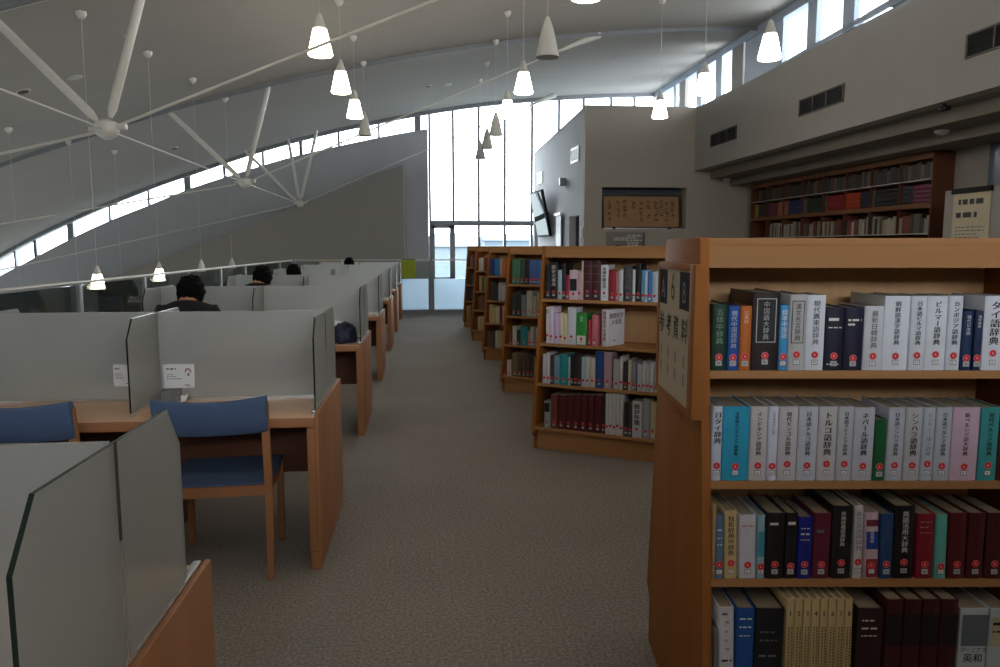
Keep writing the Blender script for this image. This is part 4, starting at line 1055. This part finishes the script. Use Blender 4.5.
def genius(m, w, h):
    m.add([(-w*.46, -.0016, h*.55), (w*.46, -.0016, h*.55), (w*.46, -.0016, h*.93), (-w*.46, -.0016, h*.93)], [(0, 1, 2, 3)], mat('slate_block', '5f6b75', .5))
    htext(m, 'ジーニアス', 0, h*.48, w*.19, INK, -.0018, .02); htext(m, '英和', 0, h*.36, w*.36, INK, -.0018, .01); htext(m, '大辞典', 0, h*.2, w*.3, INK, -.0018, .01)
s4 = [(714, 718.5, 628, '6d6a6a', DK(sticker=False, lab2=False, lean=-.02, d=.12)), (719.5, 734.5, 606, 'b9bac0', DK(lean=-.03, deco=keep, sticker=False, lab2=False)), (735, 753, 607, '154f95', DK(deco=tx(((.86, .9, 1), (.76, .8, 1), (.66, .69, 1)))),),
 (754, 782, 607, '11141c', DK(deco=tx(((.7, .74, 1), (.6, .64, 1), (.4, .46, 1)), INKG)))]
ed = [785, 793.4, 801.8, 810, 818.4, 826.6, 834.8, 843, 851.4]
for i in range(8): s4.append((ed[i], ed[i+1], 597.5, 'c2af82', DK(lean=-.02, deco=vol(i+1), sticker=False, lab2=False, d=.17, lb='cream volume numbered %s in the set on the bottom shelf of nearest bookcase' % ['one', 'two', 'three', 'four', 'five', 'six', 'seven', 'eight'][i])))
s4.append((855, 881, 607, '2a0d16', DK(deco=tx(((.84, .88, 1), (.74, .79, 1), (.66, .69, 1))), sticker=False, lab2=False)))
for i in range(4): s4.append((883+18*i, 900.5+18*i, 598, '3a0b14', DK(sticker=False, lab2=False, d=.19, deco=band(mat('black_band', '120a0c', .5), .5, .84))))
s4 += [(957, 985, 607, 'aab4ba', DK(deco=genius, sticker=False, lab2=False)), (986, 1006, 607, 'a2b0b4', DK(sticker=False, lab2=False, deco=lambda m, w, h: (band(mat('cream_label', 'b5ae93', .6), .55, .9)(m, w, h), tx(((.78, .86, 1), (.7, .75, 1)), INK)(m, w, h))))]
g = 'books on the bottom shelf of the nearest bookcase'
shelf_books(C1, 0, SH1, 3, s4, 'nearest bookcase', 'bottom shelf', g, 2, 690, 'book')

# sign board fixed to the end of the nearest bookcase
e = empty('shelf_sign_board', C1.P(-.0165, 0, 0), C1.a); tag(e, 'framed grey sign board reading A 6 B on end of nearest bookcase', 'sign')
y0_, y1_, z1_, z0_ = -.24, .16, 1.43, 1.035
# local frame: face looks towards -x
m = MB()
for a, b in (((y0_-.06, z0_-.02), (y0_, z1_+.02)), ((y1_, z0_-.02), (y1_+.02, z1_+.02)), ((y0_, z1_), (y1_, z1_+.02)), ((y0_, z0_-.02), (y1_, z0_))): m.box((-.016, a[0], a[1]), (.014, b[0], b[1]), WOOD)
m.obj('sign_frame', e, bevel=.002)
m = MB(); m.box((-.012, y0_, z0_), (.0, y1_, z1_), mat('grey_beige_sign', 'b5a794', .9, var=.02, spec=.1)); m.obj('sign_panel', e)
m = MB(); W_ = y1_-y0_
# print drawn on a plane facing -y, turned to face -x : reading left to right runs from +y to -y
def sx_(u): return -W_/2+u*W_
H_ = z1_-z0_
DKB = mat('charcoal_sign_block', '2b2e33', .9, spec=.1)
for u0, u1 in ((0.0, .27), (.68, .98)):
    b_ = MB(); b_.add([(sx_(u0), 0, z1_-.115), (sx_(u1), 0, z1_-.115), (sx_(u1), 0, z1_-.004), (sx_(u0), 0, z1_-.004)], [(0, 1, 2, 3)], DKB); b_.obj('charcoal_block', e, loc=(-.0126, (y0_+y1_)/2, 0), rot=(0, 0, -PI/2))
for ch, u, mt in (('A', .14, INKG), ('6', .47, INK), ('B', .83, INKG)): htext(m, ch, sx_(u), z1_-.095, .09 if ch != '6' else .125, mt, -.001, .0, .9)
for ch, u in zip('参考資料', (.12, .36, .6, .86)): htext(m, ch, sx_(u), z1_-.205, .078, INK, -.001, .022, .9)
for u in (.12, .36, .6, .86):
    for zz in (.25, .305): strokes(m, sx_(u)-.008, sx_(u)+.008, z1_-zz-.032, z1_-zz, 2, INK, -.001, vertical=True, fill=.8)
m.obj('sign_lettering', e, loc=(-.0128, (y0_+y1_)/2, 0), rot=(0, 0, -PI/2))

# unseen bookcase added behind the viewer to shade the nearest lower shelves
CB = Case((.45, -.95), 0, .2, .1, 1.95)
make_case(CB, 3.1, [1.56, 1.2, .85, .52, .19], 'added unseen bookcase behind the viewer, shading the nearest lower shelves', 2)
# second bookcase, turned towards the aisle
SH2 = [1.115, .79, .495, .175]
def mkcase(bx, by, deg, L_, label, zt=1.505):
    a = math.radians(deg); n = Vector((-math.sin(a), math.cos(a), 0)); yb = .25+.14*(zt-SH2[-1])-.045
    o = Vector((bx, by, 0))+n*yb
    c = Case(o, a, .25, .14, zt); make_case(c, L_, SH2, label, 2); return c
C2 = mkcase(.80, 5.37, -31.4, 2.1, 'second wooden bookcase, angled, with an open faced medical encyclopaedia')
y2 = [lambda x: 299.5+(x-541)*.06, lambda x: 343+(x-541)*.07, lambda x: 383+(x-538)*.085, lambda x: 430+(x-533)*.105]
t1 = [(545.5, 549.3, 264, '1b1c20'), (549.5, 557, 262.5, '16171b', DK(title='歴史大事典', tcol=INKW, bold=.01)), (557.2, 561.3, 270, '9fb4bf'), (561.4, 565.2, 264, '17181c'), (565.4, 568.6, 275, '9c2846'), (568.8, 577, 270, 'c2aeb8', DK(deco=band(INK, .3, .7))), (577.2, 580.6, 271, 'bd9aa8'),
 (580.8, 582.6, 261, 'c2b39c', DK(sticker=False)), (582.8, 591, 261, '4a1f28', DK(deco=tx(((.85, .9, 1), (.66, .7, 1), (.45, .5, 1)), INKG))), (591.2, 599.5, 261, '4a1f28', DK(deco=tx(((.85, .9, 1), (.66, .7, 1), (.45, .5, 1)), INKG))), (600, 607.5, 265, 'c4ccd3', DK(title='事典年鑑白書', bold=.04)), (608, 615, 270, '94202a'), (615.2, 618, 271, 'b08490'), (618.2, 622.3, 270, 'b9c1c4'),
 (622.6, 631.4, 266, '3f4348', DK(title='世界年鑑', tcol=INKG, bold=0)), (631.8, 634.4, 270, 'c3c9cc'), (634.6, 640.3, 263.5, '14161b'), (640.6, 644, 270, '5b9cc8'), (644.2, 646.6, 271, 'b9cad6'), (646.8, 651, 271.5, '3c76b8'), (651.2, 657, 272, '9db1bf')]
t2 = [(545.5, 548.3, 307, 'c2bfc6', DK(title='国語', bold=.04)), (548.5, 553, 307, 'c5b9c8'), (553.2, 558.3, 313, 'b6a3c4'), (558.5, 562.3, 313, 'c5bcae'), (562.5, 566.6, 313.5, 'c2b79b'), (567, 575.2, 307.5, 'b8bcc6'), (575.6, 586.2, 313, '2c8a3c', DK(deco=lambda m, w, h: (band(INKW, .02, .3)(m, w, h), vtext(m, '薬草', 0, h*.9, .02, INKW, -.002)))), (587, 590.4, 320, 'a03040'), (591, 596.6, 315, 'c06a78')]
t3 = [(542, 545.8, 354, 'b3b5bb'), (546, 549.4, 353, 'b9bcc0'), (549.6, 553.2, 355, '4a3c40'), (553.4, 559, 356, '6d9ab0'), (559.2, 567.4, 354, '1f8f98'), (567.6, 569.6, 357, '9ebac2'), (569.8, 573.2, 355, '26262a'), (573.4, 577, 356, '2e2326'), (577.2, 580.6, 357, '32363a'), (580.8, 584.8, 357, '9cb2bf'), (585, 589, 357, 'b8bcbe'), (589.2, 594.4, 357.5, 'c0b9ac'),
 (594.8, 602.6, 351.5, '1c4a8c'), (603, 611, 352, 'ab8f9c'), (612.4, 619, 359, '9fa6ac'), (619.2, 622, 356.5, 'c0c0bd'), (622.4, 627.2, 362, '2c3036'), (627.4, 630.6, 360, 'b9b19f'), (630.8, 635.4, 361, '7f8894'), (636.4, 641, 364, 'a6aeb8'), (641.2, 645, 362, 'b3b8bd'), (645.2, 649, 364, 'a0a8b0'), (649.2, 653, 362.5, 'b5b9bd'), (653.2, 657.6, 364, '9aa394')]
t4 = [(543.5, 549.6, 401, '8f9a98', DK(deco=band(INK, .6, .95))), (550.2, 556.6, 394.5, '6e3430')]
for i in range(6): t4.append((557+7.35*i, 564.1+7.35*i, 395, '4d1418', DK(deco=tx(((.9, .93, 1),), INKG))))
t4.append((601.4, 604.2, 396, '3a2226'))
for i in range(5): t4.append((604.6+3.55*i, 608+3.55*i, 393.5, 'b3b6bc', DK(lab2=False)))
t4 += [(623.4, 627.2, 402, '2a2622'), (627.4, 631, 403, '3c403a'), (631.4, 641, 401, 'a9adb4', DK(title='統計年鑑', bold=.05)), (641.4, 648.8, 399.5, '8f979e'), (649.2, 655, 402, 'b3a98f'), (656.6, 661.5, 397, 'a8a896')]
for si, t, sn in ((0, t1, 'top shelf'), (1, t2, 'second shelf'), (2, t3, 'third shelf'), (3, t4, 'bottom shelf')):
    shelf_books(C2, 0, SH2, si, t, 'second bookcase', sn, 'books on the %s of the second bookcase' % sn, 1, y2[si], 'book')
# thick medical encyclopaedia turned so that its cover shows
z = SH2[1]; x0, _ = C2.lx(599.5, 347, z); x1, _ = C2.lx(625, 348, z)
yaw_b = C2.a-.62
cov, pg = book_mesh(.058, .262, .20, 'c4c6cd', True)
b = cov.obj('book', smooth=50, loc=C2.P(x0+.03, C2.yf(z)+.02, z+.001), rot=(0, 0, C2.a-.33)); tag(b, 'thick white medical encyclopaedia turned with cover showing, beside an empty shelf', 'book'); pg.obj('page_block', b)
m = MB(); vtext(m, '健康医学大事典', 0, .25, .030, mat('crimson_ink', '9c2c4a', .6), -.0018, .02); m.obj('title', b)
m = MB()
htext(m, '健康医学', 0, .20, .042, mat('plum_ink', '6a2a48', .6), 0, .02); htext(m, '大事典', 0, .155, .042, MATS['plum_ink'], 0, .02); m.box((-.03, -.0003, .03), (-.015, 0, .045), INKG)
m.obj('cover_title', b, loc=(.0295, .1, 0), rot=(0, 0, PI/2))

def ord_case(k): return ['third', 'fourth', 'fifth', 'farthest'][k]
C3 = mkcase(.79, 7.57, -33, 1.5, 'third angled wooden bookcase behind the second')
C4 = mkcase(.77, 9.75, -33, 1.5, 'fourth angled wooden bookcase, narrow strip showing navy books')
C5 = mkcase(.745, 11.8, -33, 1.5, 'fifth angled wooden bookcase, second farthest')
C6 = mkcase(.72, 13.8, -33, 1.5, 'farthest angled wooden bookcase at the aisle end')
B3 = [[(511.5, 515.4, 259, '3a6b4c'), (515.6, 519.4, 259, '3f7350'), (519.6, 523.8, 259.5, '33463c'), (524, 528.4, 260, '14171d'), (528.8, 531, 260, '3c5c94'), (531.2, 533.4, 260, '3f619c'), (533.6, 536, 260, '3a5c98'), (536.2, 538.6, 261, '3c5f9a'), (538.8, 541, 261, '40659c')],
      [(511.5, 515.5, 294, '2f3a35'), (515.7, 520.8, 291, '1d2a26'), (521, 526, 295, '77807c'), (526.2, 531.6, 291, '9c9f9a'), (532, 536, 296, 'a39c86'), (536.2, 539.6, 292, '8f8f7a')],
      [(508.5, 511.6, 332, '6b4038'), (512, 516, 326, 'b5b2a4'), (516.2, 519.6, 330, '3b3a3c'), (520, 527, 327, '1f8288'), (527.4, 529.6, 331, 'b08e88'), (529.8, 532.6, 327, 'a7a6a2'), (532.8, 535, 328, '8b7f80'), (535.2, 537.4, 328, '9ca6b0'), (537.6, 540, 329, '5b7f9c')],
      [(503, 506, 371, '8c2f2a'), (506.4, 511, 360, 'b5a69c'), (511.4, 516.8, 353, '6d6238'), (517, 521.4, 353, '4a4434'), (521.6, 525.4, 354, '5a4436'), (525.6, 529.4, 354, '4e3c36'), (529.6, 532.6, 355, '3c2f2c'), (533, 537.4, 357, '8a7c44')]]
B4 = [[(489.5, 494.4, 255, '16356e'), (494.6, 499.6, 255.5, '2c70a6'), (499.8, 502, 259, 'a89c84'), (502.2, 505.5, 259, 'b0642c')], [(491, 496, 280, '2a2c30'), (496.2, 498, 281, '1c1c20'), (498.2, 501.6, 280, '9b9ea0'), (501.8, 505.3, 281, 'a3a5a6')],
      [(489, 492, 308, 'b8a478'), (492.2, 495.4, 308, 'b5a070'), (495.6, 499.6, 307, 'bcae92'), (500, 502.6, 309, '5e2a2c'), (502.8, 507, 309, 'ab9288')], [(487, 489.8, 334, '5a463c'), (490, 492.4, 334, '5f5048'), (492.6, 495.2, 335, '4e4038'), (495.6, 499.4, 327, 'a9a48e'), (499.6, 503, 327, 'a39d88')]]
B5 = [[(478.5, 480.5, 257, 'a9aaa8'), (480.8, 483.6, 256, 'b5b2a8'), (483.8, 486.6, 258, '7b3a2c')], [(479, 481.4, 275, 'b39058'), (481.8, 484, 277, '3c5a44'), (484.2, 487, 278, '7f8260')], [(478, 480, 302, '6a4a34'), (480.2, 482.4, 302, '705038'), (482.6, 485, 302, '5e4230'), (485.2, 487.4, 303, '74553c')], [(475, 477.6, 320, '6b3c34'), (477.8, 480.6, 318, 'b5a47c'), (480.8, 484, 316, 'ae9a74')]]
B6 = [[(469.5, 472, 255, '7a6a58'), (472.2, 474.6, 255, '6a3f30')], [(469, 471.6, 272, '26282c'), (471.8, 474.4, 272, '5b4c44')], [(467, 470, 290, '24262a'), (470.2, 473.6, 289, '2c2f33')], [(466.5, 468.6, 306, 'a08a5c'), (468.8, 471.4, 305, '7b6c50')]]
def cases(c, B, name):
    for si, sn in enumerate(('top shelf', 'second shelf', 'third shelf', 'bottom shelf')):
        z = SH2[si]
        # base line height of this shelf in the picture at each column
        def yb(px, z=z):
            lo, hi = 200, 600
            for _ in range(30):
                mid = (lo+hi)/2
                if c.lx(px, mid, z)[1] > z: lo = mid
                else: hi = mid
            return lo
        shelf_books(c, 0, SH2, si, B[si], name+' bookcase', sn, 'books on the %s of the %s bookcase' % (sn, name), 1, yb, 'book')
cases(C3, B3, 'third')
def small(c, B, name):
    for si, sn in enumerate(('top shelf', 'second shelf', 'third shelf', 'bottom shelf')):
        z = SH2[si]; lst = B[si]; x = .035; sc = None
        wpx = [(b_[1]-b_[0]) for b_ in lst]; xs0 = c.lx(lst[0][0], 260+30*si, z)[0]; x = max(.03, xs0)
        for i, b_ in enumerate(lst):
            xa_, _ = c.lx(b_[0], 280, z); xb_, _ = c.lx(b_[1], 280, z); w = min(max(xb_-xa_, .018), .075)
            h = min(.26, .2+.05*random.random())
            add_book(c, x, x+w, z, h, b_[3], '%s book, %s from the left on the %s of the %s bookcase' % (cname(b_[3]), od[i], sn, name), 'books on the %s of the %s bookcase' % (sn, name), detail=0)
            x += w+.001
small(C4, B4, 'fourth'); small(C5, B5, 'fifth'); small(C6, B6, 'farthest')

# ---------------------------------------------------------------- recessed wall bookcase on the right
ya = 15.72; yb_ = atX(930, 200, 7.1).y
CW = Case((7.1, ya), -PI/2, 0, 0, 2.8)
LW = ya-yb_
e = empty('wall_bookcase', CW.o, CW.a); tag(e, 'tall dark wooden bookcase of bound volumes in the right wall recess', 'bookcase')
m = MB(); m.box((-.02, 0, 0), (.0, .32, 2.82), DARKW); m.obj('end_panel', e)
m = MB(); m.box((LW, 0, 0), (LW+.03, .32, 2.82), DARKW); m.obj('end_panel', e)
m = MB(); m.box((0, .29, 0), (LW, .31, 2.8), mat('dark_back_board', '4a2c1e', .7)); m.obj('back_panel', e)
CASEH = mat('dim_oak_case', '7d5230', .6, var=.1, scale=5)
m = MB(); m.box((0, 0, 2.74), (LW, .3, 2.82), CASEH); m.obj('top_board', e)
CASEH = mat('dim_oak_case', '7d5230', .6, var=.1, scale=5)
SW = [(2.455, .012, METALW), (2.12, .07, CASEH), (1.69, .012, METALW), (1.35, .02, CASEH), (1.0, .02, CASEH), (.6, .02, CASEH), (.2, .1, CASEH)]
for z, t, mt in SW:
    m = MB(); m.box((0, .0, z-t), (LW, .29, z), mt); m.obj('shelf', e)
nb = 8
for k in range(1, nb):
    m = MB(); x = LW*k/nb; m.box((x-.008, .004, 0), (x+.008, .29, 2.74), DARKW); m.obj('upright', e)
def wl(px): return ya-atX(px, 210, 7.1).y
random.seed(11)
def wallrow(z, x0, x1, hs, pal, wr, sn, grp):
    x = x0; k = 0; cnt = {}
    while x < x1-.03:
        w = random.uniform(*wr); kb = int((x)/(LW/nb)); edge = (kb+1)*LW/nb
        if x+w > edge-.012: x = edge+.012; continue
        col = random.choice(pal); h = random.uniform(*hs)
        bay = od[kb]; cnt[kb] = cnt.get(kb, 0)+1
        add_book(CW, x, x+w, z, h, col, '%s book, %s in %s bay, %s row of wall bookcase' % (cname(col), od[cnt[kb]-1], bay, sn), grp, detail=0, d=.2, inset=.03)
        x += w+.001
wallrow(2.456, wl(757), LW-.02, (.2, .25), ['2a2320', '3a2a24', '1e2124', '4a3a30', '33302c', '5a4a3c', '28201c', '6b5c4c'], (.055, .085), 'top', 'books in the top row of the wall bookcase')
wallrow(1.691, wl(769), LW-.02, (.2, .29), ['a39a86', '8f8c84', '5a5348', '34403a', 'b0a894', '6e6250', '99948a', '2c2a28', '7d3a30', 'a5a098'], (.045, .08), 'lower', 'books in the lower row of the wall bookcase')
blocks = [(753.5, 757, 'a8862c', 'yellow'), (757.5, 767.5, '2b2c30', 'dark grey'), (767.8, 776, '6b1e38', 'maroon'), (776.2, 785, 'a5674c', 'salmon'), (787.5, 802, '1f2f66', 'navy'), (806, 823, '20332e', 'dark green'), (825.5, 841, '8c1a26', 'red'), (841.3, 858, 'b23a18', 'orange'), (858.3, 870, '16243e', 'dark blue'), (873, 896, '1d1c20', 'black'), (899.5, 909, '20232e', 'blue-black'), (910, 928.5, '6b1836', 'crimson')]
for (p0, p1, col, nm) in blocks:
    x0, x1 = wl(p0), wl(p1)
    for k in range(4):
        w = x1-x0-.01; h = .24; t = .066
        cov, _ = book_mesh(t, w, .22, col, False)
        z = 2.121+k*(t+.0006)
        # volume lying flat: spine along x
        b = cov.obj('bound_volume', smooth=50, loc=CW.P(x0+.005, .03, z+t/2), rot=(0, PI/2, CW.a))
        tag(b, '%s bound volume lying flat, %s up in its stack in wall bookcase' % (nm, ['lowest', 'second', 'third', 'top'][k]), 'book', 'flat bound volumes in the middle row of the wall bookcase')

# ---------------------------------------------------------------- outside
GR = mat('pale_ground', '5c615f', .9, var=.1, scale=.3)
m = MB(); m.box((-120, YG+.5, -4.2), (140, 400, -4.0), GR); m.box((-120, -100, -4.2), (-13.4, YG+.5, -4.0), GR); struct(m.obj('ground'))
OB = ['58636c', '646665', '4c5862', '3f6152', '5f6260', '465260']
random.seed(5)
for k, (px, w, h, D_) in enumerate(((432, 9, 5.5, 75), (441, 8, 4.2, 92), (449, 5, 6.5, 113), (458, 10, 3.2, 60), (466, 10, 6.2, 135), (478, 16, 5, 161), (492, 12, 6, 148), (505, 14, 4.5, 103), (520, 12, 6.5, 124), (440, 5, 2.6, 48), (425, 10, 5, 174))):
    p = atY(px, 246, D_); e = empty('distant_building', (p.x, D_, -4)); cm = cmat(OB[k % 6], .8)
    m = MB(); m.box((-w/2, 0, 0), (w/2, 8, h), cm); m.obj('wall', e)
    m = MB(); m.prism([(-.3, h), (8.3, h), (4, h+1.1)], 'x', -w/2-.2, w/2+.2, mat('roof_grey', '3e464e', .8)); m.obj('roof', e)
    for j in range(3):
        m = MB(); x = -w/2+w*(j+.5)/3; m.box((x-.5, -.05, h*.5), (x+.5, 0, h*.5+1.1), mat('distant_pane', '28333c', .5)); m.obj('window', e)
    tag(e, ['pale distant house seen through the door glass at its left edge', 'off-white distant house seen through middle of the door glass', 'blue-grey tall distant house by the door post', 'green-tinted low wide distant house right of the door', 'light distant house beyond the window right of door', 'blue-grey wide distant building behind bookcase tops',
            'pale distant building behind the fourth bookcase', 'off-white distant building beyond right window lights', 'pale blue distant building beyond the screen', 'nearest small green-tinted distant shed through the door glass', 'distant house hidden mostly by the wall edge'][k], 'building', 'houses outside the gable window')

# ---------------------------------------------------------------- light
w = bpy.data.worlds.new('overcast_sky'); SC.world = w; w.use_nodes = True; nt = w.node_tree
bg = nt.nodes['Background']; tc = nt.nodes.new('ShaderNodeTexCoord'); sp = nt.nodes.new('ShaderNodeSeparateXYZ'); rp = nt.nodes.new('ShaderNodeValToRGB')
nt.links.new(tc.outputs['Generated'], sp.inputs[0]); nt.links.new(sp.outputs[2], rp.inputs[0]); nt.links.new(rp.outputs[0], bg.inputs[0])
rp.color_ramp.elements[0].position = 0; rp.color_ramp.elements[0].color = (.95, .98, 1, 1); rp.color_ramp.elements[1].position = .6; rp.color_ramp.elements[1].color = (.86, .94, 1, 1)
bg.inputs[1].default_value = 9.5
def portal(loc, rot, sx, sy):
    l = bpy.data.lights.new('sky_portal', 'AREA'); l.shape = 'RECTANGLE'; l.size = sx; l.size_y = sy; l.cycles.is_portal = True
    o = bpy.data.objects.new('sky_portal', l); COL.objects.link(o); o.location = loc; o.rotation_euler = rot
portal((1.7, YG+.5, 3.2), (-PI/2, 0, 0), 10, 6)
portal((-7, YG+.5, 2.3), (-PI/2, 0, 0), 12, 7)
portal((6.9, 8, 5.1), (0, PI/2, 0), 1.6, 28)
portal((-1, YB-.5, 4.2), (PI/2, 0, 0), 16, 2.2)
portal((-13.6, 7.5, -1.8), (0, -PI/2, 0), 2.8, 28)

cam = bpy.data.cameras.new('camera'); cam.sensor_width = 36; cam.lens = 36*F/1000; cam.clip_end = 1000
co = bpy.data.objects.new('camera', cam); COL.objects.link(co); co.location = (0, 0, EYE); co.rotation_euler = (PI/2-PITCH, 0, -YAW); SC.camera = co
SC.view_settings.view_transform = 'Standard'; SC.view_settings.look = 'None'; SC.view_settings.gamma = 1; SC.view_settings.use_curve_mapping = False
SC.view_settings.exposure = .52
SC.cycles.use_denoising = True; SC.cycles.max_bounces = 10; SC.cycles.diffuse_bounces = 5; SC.cycles.transparent_max_bounces = 24; SC.cycles.sample_clamp_indirect = 8
SC.cycles.caustics_reflective = False; SC.cycles.caustics_refractive = False
